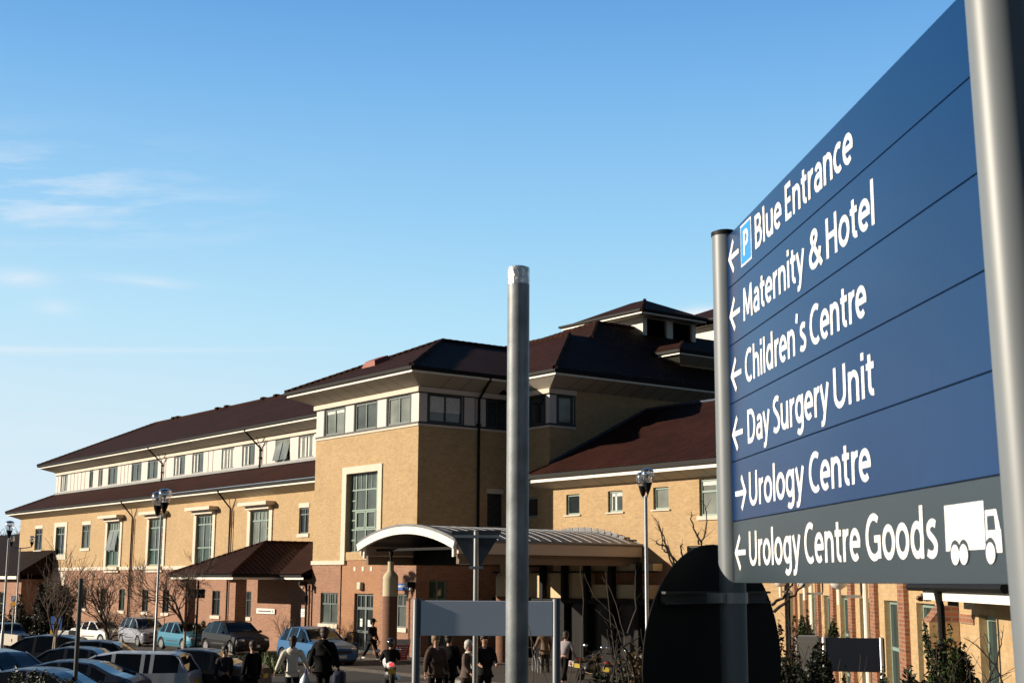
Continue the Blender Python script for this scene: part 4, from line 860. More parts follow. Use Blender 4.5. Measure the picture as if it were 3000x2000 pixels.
def give_way():
    D = 20; c = at(1398, D); T = thing('give_way_sign', 'inverted triangular road sign seen from its grey back on a thin pole', 'sign', (c.x, D, 0))
    k = D / 4110; q = lambda px, y: ((px - 1398) * k, zpx(px, y, D)); pts = []
    cs = [(1321, 1556), (1475, 1553), (1397, 1681)]
    for i in range(3):
        p, a, e = Vector(cs[i]), Vector(cs[i - 1]), Vector(cs[(i + 1) % 3]); r = 11
        pa = p + (a - p).normalized() * r; pe = p + (e - p).normalized() * r
        for t in (0, .25, .5, .75, 1): pts.append(pa * (1 - t) ** 2 + p * 2 * t * (1 - t) + pe * t * t)
    b = MB(); f = [(q(p.x, p.y)[0], 0, q(p.x, p.y)[1]) for p in pts]; g = [(p[0], .012, p[2]) for p in f]; n = len(f); b.v = f + g; b.f = [list(range(n)), list(range(n, 2 * n))[::-1]] + [[i, (i + 1) % n, n + (i + 1) % n, n + i] for i in range(n)]; b.mi = [0] * len(b.f)
    b.build('plate', mat('plate_back', (.05, .06, .075), .5, .1, .08, 4, 0, 1, 0, .3), T)
    b = MB(); b.lathe([(.037, gz(c.x, D) - .3), (.037, zpx(1398, 1557, D))], (0, -.05, 0), 20); b.build('pole', STEEL, T, True)
    for y in (1572, 1662):
        z = zpx(1398, y, D); w_ = .33 if y < 1600 else .10; b = MB(); b.box(-w_, -.02, z - .02, w_, -.001, z + .02); b.box(-.055, -.095, z - .018, .055, -.021, z + .018); b.build('clip', STEEL, T)
give_way()

# ------------------------------------------------------------------ street lamps
CG = clear_glass('clear_lamp_glass', (.93, .95, .97), .35); CHROME = mat('lamp_mirror', (.82, .84, .86), .12, 1.0, .03, 3)
def lamp(label, px, D, ytop, heads, scale=1.0, spread=.0):
    c = at(px, D); T = thing('street_lamp', label, 'street lamp', c, 0, 'twin and single globe street lamps'); zt = zpx(px, ytop, D) - c.z
    k = scale; hh = .95 * k; zb = zt - hh
    b = MB(); b.lathe([(.075, -.1), (.075, 1.2), (.055, 1.25), (.050, zb - .05)], n=14); b.build('pole', mat('lamp_pole', (.26, .28, .31), .4, .6, .08, 4), T, True)
    L = lambda pr: [(r * k, z * k) for r, z in pr]
    for i, (dx, dy, dz) in enumerate(heads):
        c0 = (dx, dy, zb + dz)
        h = MB(); h.lathe(L([(.035, 0), (.05, .05), (.085, .12), (.165, .40), (.175, .42)]), c0, 18); o = h.build('lamp_housing', BLACK, T, True)
        g = MB(); g.lathe(L([(.175, .42), (.235, .55), (.255, .68), (.25, .80), (.235, .83)]), c0, 20); g.build('lamp_glass', CG, o, True)
        g = MB(); g.lathe(L([(.235, .83), (.24, .86), (.20, .91), (.10, .95)]), c0, 20); g.build('lamp_cap', CHROME, o, True)
        g = MB(); g.lathe(L([(.04, .42), (.04, .60), (.10, .68), (.16, .72)]), c0, 14); g.build('reflector', CHROME, o, True)
        a = MB(); a.tube([(0, 0, zb - .12), (dx * .6, dy * .6, zb - .06 + dz * .5), (dx, dy, zb + dz + .01)], .03, 8); a.build('bracket', MATS['lamp_pole'], T)
lamp('tall twin headed street lamp in front of the left wing tree', 467, 62, 1433, ((.16, -.15, 0), (-.22, .2, -.12)), 1.15)
lamp('twin headed street lamp beside the right end of the canopy', 1898, 40, 1373, ((.05, -.12, 0), (-.06, .18, -.08)), .77)
lamp('single headed street lamp at the left edge of the picture', 22, 66, 1526, ((0, 0, 0),), .85)
lamp('far street lamp with two widely spaced heads by the left corner', 57, 92, 1570, ((.75, 0, .0), (-.6, 0, 0)), .75)

# ------------------------------------------------------------------ vehicles
TYRE = mat('tyre', (.012, .012, .012), .85, 0, .2, 8); RIM = mat('alloy_rim', (.55, .56, .58), .3, .8, .06, 6); CGL = mat('car_glass', (.006, .008, .010), .05, 0, .2, 2, 0, 1, 0, .45)
LAMPG = mat('headlamp_glass', (.62, .64, .66), .08, .3, .1, 5); REDL = mat('tail_lamp_red', (.30, .008, .010), .15, 0, .1, 5); PLATE_W = mat('plate_white', (.72, .72, .68), .5); PLATE_Y = mat('plate_yellow', (.62, .45, .05), .5); TRIM = mat('car_trim', (.018, .019, .02), .6)
def paint(name, col, met=.35): return mat('paint_' + name, col, .35, met * .4, .03, 2, 0, 1, .15, .3)
def lerp_keys(keys, x):
    if x <= keys[0][0]: return keys[0][1]
    for (a, b), (c, d) in zip(keys, keys[1:]):
        if x <= c:
            t = (x - a) / (c - a + 1e-9); t2 = t * t * (3 - 2 * t); t = .55 * t + .45 * t2; return b + (d - b) * t
    return keys[-1][1]
STY = {   # outline keys as fractions of the length, from the tail (0) to the nose (1)
 'hatch': dict(L=3.85, Wd=1.68, H=1.44, top=[(0, .60), (.012, .86), (.055, 1.02), (.135, 1.36), (.24, 1.43), (.40, 1.44), (.53, 1.38), (.70, 1.00), (.74, .95), (.92, .82), (.985, .70), (1, .50)], ws=(.53, .71), rw=(.03, .15), sw=(.10, .68), pil=(.255, .44), wb=(.165, .81)),
 'saloon': dict(L=4.35, Wd=1.72, H=1.40, top=[(0, .62), (.01, .88), (.03, .95), (.14, .99), (.17, 1.01), (.29, 1.34), (.38, 1.39), (.48, 1.395), (.57, 1.34), (.72, .98), (.75, .93), (.94, .78), (.99, .66), (1, .50)], ws=(.57, .725), rw=(.165, .29), sw=(.215, .69), pil=(.295, .46), wb=(.185, .82)),
 'estate': dict(L=4.45, Wd=1.72, H=1.45, top=[(0, .60), (.01, .90), (.035, 1.05), (.085, 1.38), (.13, 1.43), (.45, 1.45), (.57, 1.38), (.73, .98), (.76, .93), (.94, .78), (.99, .66), (1, .50)], ws=(.57, .735), rw=(.02, .09), sw=(.075, .70), pil=(.235, .29, .465), wb=(.185, .82)),
 'mpv': dict(L=4.15, Wd=1.74, H=1.63, top=[(0, .62), (.01, .95), (.04, 1.15), (.09, 1.52), (.16, 1.60), (.42, 1.63), (.56, 1.54), (.79, 1.02), (.82, .97), (.95, .82), (.99, .70), (1, .50)], ws=(.56, .80), rw=(.02, .10), sw=(.07, .77), pil=(.24, .45), wb=(.17, .82)),
 'coupe': dict(L=4.2, Wd=1.72, H=1.34, top=[(0, .62), (.012, .84), (.04, .93), (.12, 1.02), (.28, 1.29), (.40, 1.34), (.50, 1.32), (.58, 1.25), (.73, .93), (.76, .89), (.94, .74), (.99, .62), (1, .48)], ws=(.58, .735), rw=(.06, .27), sw=(.17, .70), pil=(.27, .45), wb=(.18, .82)),
}
def car(label, style, pos, nose, col, sc=1.0, plate=PLATE_W, name='parked_car', cat='car', group=None, open_door=False, pname=None, rim=None):
    s = STY[style]; L = s['L'] * sc; w = s['Wd'] / 2 * sc; H = s['H']
    T = thing(name, label, cat, pos, nose, group); hs = sc
    wx = [s['wb'][0] * L, s['wb'][1] * L]; wr = .315 * sc; ar = .375 * sc
    xs = set()
    for k in range(0, 41): xs.add(round(k / 40 * L, 4))
    for a in s['top']: xs.add(round(a[0] * L, 4))
    for c in wx:
        for k in range(-6, 7): xs.add(round(c + ar * k / 6, 4))
    for p in s['pil']: xs.add(round((p - .011) * L, 4)); xs.add(round((p + .011) * L, 4))
    for p in s['sw'] + s['ws'] + s['rw']: xs.add(round(p * L, 4))
    xs = sorted(xs); belt = .62 * H * hs
    rows = []
    for x in xs:
        t = x / L; top = lerp_keys(s['top'], t) * hs
        pw = w * (1 - .16 * max(0, (t - .86) / .14) ** 2.2 - .11 * max(0, (.10 - t) / .10) ** 2)
        zb = .22 * hs
        for c in wx:
            if abs(x - c) < ar: zb = max(zb, wr + math.sqrt(max(0, ar * ar - (x - c) ** 2)) - .02)
        if t < .03 or t > .97: zb = max(zb, .30 * hs)
        bl = min(belt + (.5 - t) * .10 * hs, top - .045 * hs); cabin = max(0, min(1, (top - bl) / (.40 * hs)))
        rw = pw * (.93 - .19 * cabin)
        rows.append([(pw * .93, zb), (pw, max(zb + .01, .40 * hs)), (pw, max(zb + .015, .62 * (bl - .2 * hs) + .2 * hs)), (pw * .965, max(bl, zb + .02)), (rw, top - .045 * hs * (1 - .25 * cabin)), (rw * .86, top - .008), (0, top + .018)])
    body, side, wind, rear = MB(), MB(), MB(), MB(); n = len(rows[0])
    for sg in (1, -1):
        for i in range(len(xs) - 1):
            t0, t1 = xs[i] / L, xs[i + 1] / L; tm = (t0 + t1) / 2
            for j in range(n - 1):
                a, b, c, d = rows[i][j], rows[i + 1][j], rows[i + 1][j + 1], rows[i][j + 1]
                q = [(xs[i], sg * a[0], a[1]), (xs[i + 1], sg * b[0], b[1]), (xs[i + 1], sg * c[0], c[1]), (xs[i], sg * d[0], d[1])]
                if sg < 0: q = q[::-1]
                m = body
                if j == 3 and s['sw'][0] < tm < s['sw'][1] and not any(abs(tm - p) < .012 for p in s['pil']): m = side
                if j >= 4 and s['ws'][0] < tm < s['ws'][1]: m = wind
                if j >= 4 and s['rw'][0] < tm < s['rw'][1]: m = rear
                if j == 5 and m in (wind, rear) and False: m = body
                m.poly(*q)
        for i in (0, len(xs) - 1):
            q = [(xs[i], sg * p[0], p[1]) for p in rows[i]] + [(xs[i], 0, rows[i][0][1])]; body.poly(*(q if (sg < 0) == (i == 0) else q[::-1]))
    X = Matrix.Translation((-L / 2, 0, 0))
    PM = paint(pname or col[0], col[1], col[2] if len(col) > 2 else .35)
    body.build('body', PM, T, True, X); side_parts(side, T, X); wind.build('windscreen', CGL, T, True, X); rear.build('rear_window', CGL, T, True, X)
    f = lambda t: min(range(len(xs)), key=lambda i: abs(xs[i] - t * L))
    u = MB(); u.box(.12 * L, -w * .9, .18 * hs, .9 * L, w * .9, .42 * hs)
    for c in wx: u.box(c - ar * .9, -w * .88, .2, c + ar * .9, w * .88, ar * 1.95)
    u.build('underbody', TRIM, T, False, X)
    pb = MB()
    for sg in (1, -1):      # screen pillars and roof rails
        for t0, t1 in ((s['ws'][0], s['ws'][1]), (s['rw'][1], s['rw'][0])):
            pts = []
            for k in range(5): i = f(t0 + (t1 - t0) * k / 4); pts.append((xs[i], sg * (rows[i][4][0] + .004), rows[i][4][1] + .004))
            pb.tube(pts, .032 * hs, 6)
    pb.v = [tuple(X @ Vector(p)) for p in pb.v]; pb.build_parts('screen_pillar', PM, T)
    for sg in (1, -1):
        for c in wx:
            b = MB(); cc = (c, sg * (w - .10), wr); pr = [(wr * .62, -.085), (wr * .93, -.09), (wr, -.06), (wr, .06), (wr * .93, .09), (wr * .62, .085)]; b.lathe([(r, h) for r, h in pr], cc, 22, 'y'); o = b.build('wheel', TYRE, T, True, X)
            b = MB(); y = sg * (w - .10) + sg * .075; b.lathe([(.02, -.005), (wr * .2, 0), (wr * .6, .002), (wr * .64, .012)] if sg > 0 else [(wr * .64, -.012), (wr * .6, -.002), (wr * .2, 0), (.02, .005)], (c, y, wr), 20, 'y')
            for k in range(7):
                a = 2 * math.pi * k / 7; b.obox(Vector((c + math.cos(a) * wr * .36, y + sg * .012, wr + math.sin(a) * wr * .36)), Vector((math.cos(a), 0, math.sin(a))), Vector((0, 1, 0)), Vector((-math.sin(a), 0, math.cos(a))), wr * .26, .008, .022)
            b.build('rim', rim or RIM, o, True, X)
        i = f(.955); z = .62 * hs if style != 'mpv' else .72 * hs; b = MB(); b.ball((L * .955, sg * w * .68, z + .03), .16 * hs, .19 * hs, .085 * hs, 12, 8); b.build('headlight', LAMPG, T, True, X)
        b = MB(); b.ball((L * .022, sg * w * .74, .76 * hs * (1.1 if style in ('estate', 'mpv') else 1)), .045 * hs, .09 * hs, .10 * hs, 12, 8); b.build('tail_light', REDL, T, True, X)
        b = MB(); b.ball((s['ws'][1] * L - .22, sg * (w + .07), belt + .10), .06, .10, .07, 10, 6); b.build('mirror', TRIM if sg else PM, T, True, X)
        b = MB(); b.box(L * .34, sg * w - .012 if sg > 0 else -w - .012, .47 * hs, L * .66, sg * w + .012 if sg > 0 else -w + .012, .52 * hs); b.build('side_strip', TRIM, T, False, X)
    b = MB(); b.box(L - .01, -.26, .36 * hs, L + .015, .26, .47 * hs); b.build('number_plate', PLATE_W, T, False, X)
    b = MB(); b.box(-.015, -.26, .64 * hs, .012, .26, .75 * hs); b.build('number_plate', PLATE_Y, T, False, X)
    b = MB(); b.box(L * .985, -w * .55, .52 * hs, L * .999, w * .55, .62 * hs); b.box(L * .97, -w * .6, .25 * hs, L * .996, w * .6, .33 * hs); b.build('grille', TRIM, T, False, X)
    if open_door:           # driver's door swung out on the far side
        h = Vector((.66 * L - L / 2, w, 0)); d = Vector((-math.cos(R(62)), math.sin(R(62)), 0)); nn = Vector((-d.y, d.x, 0))
        b = MB(); b.obox(h + d * .5 + Vector((0, 0, .60)), d, nn, Zv, .5, .045, .30); o = b.build('door', PM, T, True, None, .03)
        b = MB()
        for p, q in (((0, .9), (.26, 1.30)), ((.26, 1.30), (.92, 1.33)), ((.92, 1.33), (1.0, .9))): b.tube([h + d * p[0] + Zv * p[1], h + d * q[0] + Zv * q[1]], .025, 6)
        b.build('window_frame', TRIM, o)
        b = MB(); b.poly(h + d * .02 + Zv * .9, h + d * .99 + Zv * .9, h + d * .92 + Zv * 1.32, h + d * .26 + Zv * 1.29); b.build('window', clear_glass('door_glass', (.55, .62, .58), .12), o)
    return T
def side_parts(mb, T, X):
    mb.v = [tuple(X @ Vector(p)) for p in mb.v]; mb.build_parts('side_window', CGL, T)
def facing(dx, dy): return math.atan2(dy, dx)
RX = math.atan2(BX.y, BX.x)        # nose along the front of the building, towards the camera's right
PK = 'cars parked along the front of the left wing'; CPK = 'cars in the near rows of the car park'
def base(px, D, y): p = at(px, D); return p
SILV = ('silver', (.42, .45, .50), .6)
car('black five door hatchback with shining alloy wheels by the porch wall', 'hatch', at(700, 68), RX, ('black', (.012, .013, .016)), 1.08, group=PK)
car('turquoise blue hatchback parked behind the bare tree with white bark', 'hatch', at(558, 75), RX + R(3), ('turquoise', (.06, .22, .33)), 1.0, group=PK)
car('tall silver people carrier facing the camera beside the lamp post', 'mpv', at(433, 83.5), RX - R(2), ('silverblue', (.34, .36, .42), .55), 1.02, group=PK)
car('white saloon car with tree reflections between the bare trees', 'saloon', at(305, 89), RX + R(12), ('white', (.78, .78, .76), .0), 1.0, group=PK)
car('small pale green hatchback at the far left by the evergreen bush', 'hatch', at(108, 103), RX + R(6), ('mint', (.50, .66, .56), .1), 1.12, group=PK)
car('dark people carrier next to the small pale green hatchback', 'mpv', at(165, 101), RX + R(6), ('graphite', (.03, .033, .038)), 1.05, group=PK)
car('black hatchback half hidden behind the pale barrier at the left', 'hatch', at(38, 78), RX - R(5), ('night', (.018, .016, .017)), 1.0, group=PK)
car('older bright blue hatchback with its driver door open by the entrance', 'hatch', at(938, 57.6), RX - R(2), ('skyblue', (.035, .13, .30)), 1.07, open_door=True)
# near rows, seen over the rising bank
NR = RX + R(8)
car('grey blue hatchback nearest the camera, behind the twiggy bush', 'coupe', at(170, 33.2), R(-10), ('steelblue', (.055, .062, .095), .5), 1.02, group=CPK)
car('silver hatchback cut by the left edge of the picture', 'hatch', at(25, 36.5), R(-24), ('palesilver', (.26, .275, .30), .5), 1.12, group=CPK)
car('dark blue hatchback with a large sloping rear window behind the slim post', 'coupe', at(196, 36.2), R(177), ('inkblue', (.022, .030, .055), .4), 1.04, group=CPK)
car('silver estate car showing its square side windows', 'estate', at(352, 38.7), R(180), SILV, 1.02, group=CPK)
car('dark blue saloon roof between the silver hatchback and the ticket machine', 'saloon', at(215, 43), R(178), ('deepblue', (.025, .030, .045), .4), 1.0, group=CPK)
car('dark grey hatchback behind the silver estate', 'hatch', at(345, 46), R(2), ('slate', (.040, .044, .055), .4), 1.02, group=CPK)
car('black saloon with a red tail light behind the people at the kerb', 'saloon', at(560, 40.5), R(176), ('jet', (.010, .010, .012), .3), 1.06, group=CPK)
car('black hatchback in the row behind the slim grey post', 'hatch', at(120, 49), R(178), ('coal', (.020, .020, .024), .3), 1.05, group=CPK)

# ------------------------------------------------------------------ motorcycles, bicycle, board, machine
def bike(label, pos, rz, body, lean=0.0, name='motorcycle', scooter=False, lit=False, learner=False):
    T = thing(name, label, 'motorbike', pos, rz); X = Matrix.Rotation(lean, 4, 'X')
    for x, r in ((-.62, .29), (.68, .29)):
        b = MB(); b.lathe([(r * .72, -.05), (r * .95, -.055), (r, -.02), (r, .02), (r * .95, .055), (r * .72, .05)], (x, 0, r), 22, 'y'); o = b.build('wheel', TYRE, T, True, X)
        b = MB(); b.lathe([(.03, -.05), (r * .7, -.02), (r * .7, .02), (.03, .05)], (x, 0, r), 16, 'y'); b.build('hub', RIM, o, True, X)
    b = MB(); b.tube([(.68, .07, .29), (.50, .07, .74), (.42, .05, .92)], .028, 8); b.tube([(.68, -.07, .29), (.50, -.07, .74), (.42, -.05, .92)], .028, 8); b.build('fork', STEEL, T, True, X)
    b = MB(); b.tube([(.30, .36, 1.02), (.40, .2, 1.0), (.44, 0, .96), (.40, -.2, 1.0), (.30, -.36, 1.02)], .018, 8); b.build('handlebar', BLACK, T, True, X)
    b = MB(); b.ball((.12, 0, .76), .34, .17, .17, 16, 10); b.build('tank', body, T, True, X)
    b = MB(); b.ball((-.42, 0, .77), .42, .16, .09, 16, 8); b.build('seat', TRIM, T, True, X)
    b = MB(); b.ball((.05, 0, .46), .30, .19, .20, 12, 8); b.tube([(-.55, .0, .32), (.1, 0, .40)], .06, 8); b.build('engine', mat('engine_grey', (.09, .09, .095), .5, .6), T, True, X)
    b = MB(); b.ball((-.70, 0, .78), .22, .15, .12, 14, 8); b.build('tail_fairing', body, T, True, X)
    b = MB(); b.ball((.62, 0, .82), .18, .20, .24, 14, 8); b.build('front_fairing', body, T, True, X)
    b = MB(); b.ball((-.90, 0, .82), .04, .09, .05, 10, 6); b.build('tail_light', mat('lit_tail_lamp', (.5, .01, .01), .3, emit=((1, .02, .02), 3.0)) if lit else REDL, T, True, X)
    b = MB(); b.tube([(-.05, -.16, .32), (-.4, -.2, .34), (-.85, -.22, .42)], [.03, .055, .06], 12); b.build('exhaust', CHROME, T, True, X)
    b = MB(); b.box(-.93, -.11, .54, -.92, .11, .68); b.build('number_plate', PLATE_Y, T, False, X)
    if learner:
        b = MB(); b.box(-.935, .14, .56, -.93, .32, .74); o = b.build('learner_plate', PLATE_W, T, False, X); b = MB(); b.box(-.938, .24, .60, -.936, .28, .71); b.box(-.938, .17, .595, -.9365, .275, .63); b.build('letter', REDL, o, False, X)
    for sg in (1, -1):
        b = MB(); b.tube([(.36, sg * .25, 1.0), (.34, sg * .32, 1.16)], .01, 6); o = b.build('mirror_stalk', BLACK, T, False, X); b = MB(); b.ball((.34, sg * .33, 1.2), .03, .085, .055, 14, 10); b.build('mirror', CHROME, o, True, X)
    b = MB(); b.ball((.76, 0, .86), .07, .10, .09, 12, 8); b.build('headlight', LAMPG, T, True, X)
    return T
PB = at(1155, 45.5)
bike('white motor scooter ridden away from the camera with its red tail light lit', PB, R(98), mat('scooter_white', (.70, .71, .72), .3, 0, .03, 3, 0, 1, .6), R(-4), 'motor_scooter', lit=True)
bike('black learner motorcycle parked in the shade under the canopy', at(1722, 49), R(62), mat('moto_black', (.012, .012, .014), .3, 0, .05, 3, 0, 1, .6), R(6), learner=True)
bike('dark motorcycle with a chrome mirror glinting in the sun', at(1790, 47), R(72), mat('moto_dark', (.03, .03, .034), .3, 0, .05, 3, 0, 1, .6), R(8))
def bicycle():
    T = thing('bicycle', 'bicycle held by the person in the brown jacket', 'bicycle', at(1576, 52.5), R(100))
    for x in (-.5, .52):
        b = MB(); pts = [(x + .33 * math.cos(R(a)), 0, .34 + .33 * math.sin(R(a))) for a in range(0, 361, 15)]; b.tube(pts, .016, 6, False); o = b.build('wheel', mat('pale_tyre', (.35, .35, .34), .6), T, True)
        b = MB()
        for a in range(0, 180, 20): b.tube([(x + .32 * math.cos(R(a)), 0, .34 + .32 * math.sin(R(a))), (x - .32 * math.cos(R(a)), 0, .34 - .32 * math.sin(R(a)))], .003, 4)
        b.build('spoke', STEEL, o)
    b = MB(); 
    for p, q in (((-.5, 0, .34), (-.02, 0, .30)), ((-.5, 0, .34), (-.15, 0, .82)), ((-.02, 0, .30), (-.2, 0, .92)), ((-.15, 0, .80), (.36, 0, .84)), ((-.02, 0, .30), (.38, 0, .76)), ((.34, 0, .95), (.52, 0, .34))): b.tube([p, q], .017, 8)
    b.build('frame', mat('bike_frame', (.05, .06, .09), .4, .3), T); b = MB(); b.ball((-.22, 0, .95), .14, .07, .03, 10, 6); b.build('saddle', TRIM, T, True)
    b = MB(); b.tube([(.30, .28, 1.0), (.36, .1, .98), (.36, -.1, .98), (.30, -.28, 1.0)], .014, 8); b.build('handlebar', STEEL, T, True)
bicycle()
def a_board():
    T = thing('pavement_board', 'leaning pavement board with a white head and red panel of white lines', 'sign', at(1190, 60), R(14)); b = MB()
    lean = Matrix.Rotation(R(-9), 4, 'X')
    def sl(z0, z1, w0, w1, y, m, nm, par=T):
        b = MB(); b.v = [(-w0, y, z0), (w0, y, z0), (w1, y, z1), (-w1, y, z1), (-w0, y + .03, z0), (w0, y + .03, z0), (w1, y + .03, z1), (-w1, y + .03, z1)]; b.f = [[0, 1, 2, 3], [7, 6, 5, 4], [0, 4, 5, 1], [3, 2, 6, 7], [0, 3, 7, 4], [1, 5, 6, 2]]; b.mi = [0] * 6; return b.build(nm, m, par, False, lean)
    sl(.12, .74, .14, .29, 0, mat('board_red', (.55, .06, .06), .6, 0, .1, 6), 'panel'); sl(.745, .98, .295, .32, 0, mat('board_white', (.78, .76, .72), .6), 'head'); sl(.0, .118, .06, .10, .01, mat('board_foot', (.2, .17, .13), .7), 'foot')
    for k in range(5):
        z = .64 - k * .09; wd = (.20, .17, .14, .12, .08)[k]; b = MB(); b.box(-wd, -.004, z - (.022 if k == 0 else .012), wd, -.001, z + (.022 if k == 0 else .012)); b.build('text_line', MATS['board_white'], T, False, lean)
a_board()
def machine():
    T = thing('ticket_machine', 'pale grey car park ticket machine below a blue and yellow tariff board', 'ticket machine', at(208, 52), R(-25)); 
    b = MB(); b.box(-.30, -.2, -.3, .30, .2, 1.55); o = b.build('cabinet', mat('cabinet_grey', (.50, .50, .48), .5, 0, .05, 3), T, False, None, .03)
    b = MB(); b.box(-.05, -.215, 1.28, .20, -.203, 1.38); b.build('screen', TRIM, o); b = MB(); b.box(-.2, -.215, .75, .18, -.203, 1.1); b.build('keypad', STEEL, o)
    S2 = thing('tariff_board', 'blue and yellow car park tariff board behind the thin tree', 'sign', at(177, 54), R(-10)); z = lambda y: zpx(177, y, 54) - S2.location.z
    b = MB(); b.box(-.23, -.02, z(1840), .23, .0, z(1802)); b.build('board', mat('board_blue', (.015, .10, .34), .5), S2); b = MB(); b.box(-.23, -.02, z(1853), .23, .0, z(1841)); b.build('strip', mat('board_yellow', (.70, .42, .02), .5), S2); b = MB(); b.tube([(0, .04, -.2), (0, .04, z(1802))], .035, 8); b.build('post', STEEL, S2)
    S3 = thing('parking_sign', 'small blue and orange parking sign on a thin pole at the far left', 'sign', at(48, 76), R(-10)); z = lambda y: zpx(48, y, 76) - S3.location.z
    b = MB(); b.box(-.13, -.02, z(1758), .13, 0, z(1744)); o = b.build('board', MATS['board_blue'], S3); b = MB(); text(b, 'P', Pl((0, -.021, 0), (1, 0, 0), (0, -1, 0)), -.06, .06, z(1757), .18, .001, 16); b.build('letter', PLATE_W, o)
    b = MB(); b.box(-.14, -.02, z(1772), .14, 0, z(1760)); b.build('board', mat('board_orange', (.80, .36, .02), .5), S3); b = MB(); b.tube([(0, .04, -.2), (0, .04, z(1744))], .035, 8); b.build('post', STEEL, S3)
    K = thing('pale_barrier', 'long pale barrier rail with small red reflectors at the left edge', 'barrier', at(30, 70), RX); b = MB(); b.box(-4, -.1, .45, 2.2, .1, 1.0); b.build('rail', mat('barrier_cream', (.42, .38, .33), .7, 0, .1, 2), K, False, None, .03)
    for x in (-3, -1.5, 0, 1.4):
        b = MB(); b.box(x - .05, -.12, .65, x + .05, -.103, .8); b.build('reflector', REDL, K); b = MB(); b.box(x - .06, -.06, -.3, x + .06, .06, .447); b.build('leg', STEEL, K)
    E = thing('service_cabinet', 'grey metal service cabinet behind the evergreen shrub at the right', 'cabinet', at(2362, 19.5), R(-8)); zt = zpx(2362, 1857, 19.5) - E.location.z
    b = MB(); b.box(-.16, -.14, -.3, .16, .14, zt); b.build('box', mat('cabinet_taupe', (.24, .23, .22), .55, .1, .12, 5), E, False, None, .015); b = MB(); b.box(-.13, -.152, zt - .62, .13, -.143, zt - .07); b.build('door', MATS['cabinet_taupe'], E, False, None, .004)
machine()
# fittings on the walls: things that hang there
def fittings():
    T = thing('wall_sign', 'white name plate on the brick wall under the porch roof', 'sign', W(-14.1, -.02, 0), BA); b = MB(); b.box(-1.05, -.06, 1.70, 1.0, -.01, 1.96); o = b.build('plate', PLATE_W, T)
    b = MB(); b.box(-.82, -.066, 1.80, .62, -.0625, 1.86); b.ball((.8, -.062, 1.83), .06, .006, .06, 10, 6); b.build('writing', TRIM, o)
    T = thing('wall_notice_plate', 'small white notice beside the black rain pipes', 'sign', W(-10.1, -.02, 0), BA); b = MB(); b.box(-.22, -.04, 1.62, .22, -.01, 2.02); o = b.build('plate', PLATE_W, T); b = MB(); b.box(-.12, -.045, 1.82, .12, -.0425, 1.86); b.box(-.1, -.045, 1.74, .1, -.0425, 1.77); b.build('writing', MATS['dull_steel'], o)
    T = thing('wall_light', 'cream bulkhead wall light above the double doors', 'lamp', W(-4.7, .05, 0), BA); b = MB(); b.box(-.17, -.2, 2.98, .17, -.005, 3.35); b.build('case', mat('light_cream', (.52, .48, .36), .5), T, True, None, .05)
    T = thing('blue_wall_sign', 'small blue sign reading Maternity on the tower corner behind the column', 'sign', W(-1.35, 0, 0), BA); b = MB(); b.box(-.95, -.06, 3.0, .8, -.005, 3.30); o = b.build('plate', mat('nhs_blue', (.012, .085, .36), .45), T)
    b = MB(); text(b, 'Maternity', Pl((0, -.061, 0), (1, 0, 0), (0, -1, 0)), -.55, .66, 3.12, .13, .002, 17); b.build('lettering', PLATE_W, o)
    for lab, x, z, y in (('black camera housing on the tower corner beside the blue sign', -.14, 3.25, -.10), ('black camera and floodlight under the porch gutter', -9.5, 3.25, -.35)):
        T = thing('security_camera', lab, 'camera', W(x, y, z), BA); b = MB(); b.box(-.10, -.32, -.10, .10, .12, .12); b.build('housing', BLACK, T, True, None, .03); b = MB(); b.tube([(0, .02, -.08), (0, .1, -.3), (0, .28, -.34)], .04, 8); b.build('arm', BLACK, T)
        b = MB(); b.ball((.1, -.15, -.2), .10, .07, .08, 10, 6); b.build('lamp', mat('camera_lamp', (.35, .34, .28), .3), T, True)
fittings()

# ------------------------------------------------------------------ people
SKIN_M = mat('skin', (.42, .24, .17), .6, 0, .05, 6)
def skinned(name, V, E, Rd, m, parent, sub=1):
    me = bpy.data.meshes.new(name); me.from_pydata([tuple(v) for v in V], E, []); me.materials.append(m)
    o = bpy.data.objects.new(name, me); COL.objects.link(o); o.parent = parent
    md = o.modifiers.new('skin', 'SKIN'); md.use_smooth_shade = True; md.branch_smoothing = .6
    seen = set(); adj = {i: [] for i in range(len(V))}
    for a, b in E: adj[a].append(b); adj[b].append(a)
    for i in range(len(V)):
        d = me.skin_vertices[0].data[i]; r = Rd[i]; d.radius = r if isinstance(r, tuple) else (r, r); d.use_root = False
    for i in range(len(V)):
        if i in seen: continue
        me.skin_vertices[0].data[i].use_root = True; st = [i]
        while st:
            q = st.pop()
            if q in seen: continue
            seen.add(q); st += adj[q]
    if sub: s = o.modifiers.new('subdivision', 'SUBSURF'); s.levels = sub; s.render_levels = sub
    return o
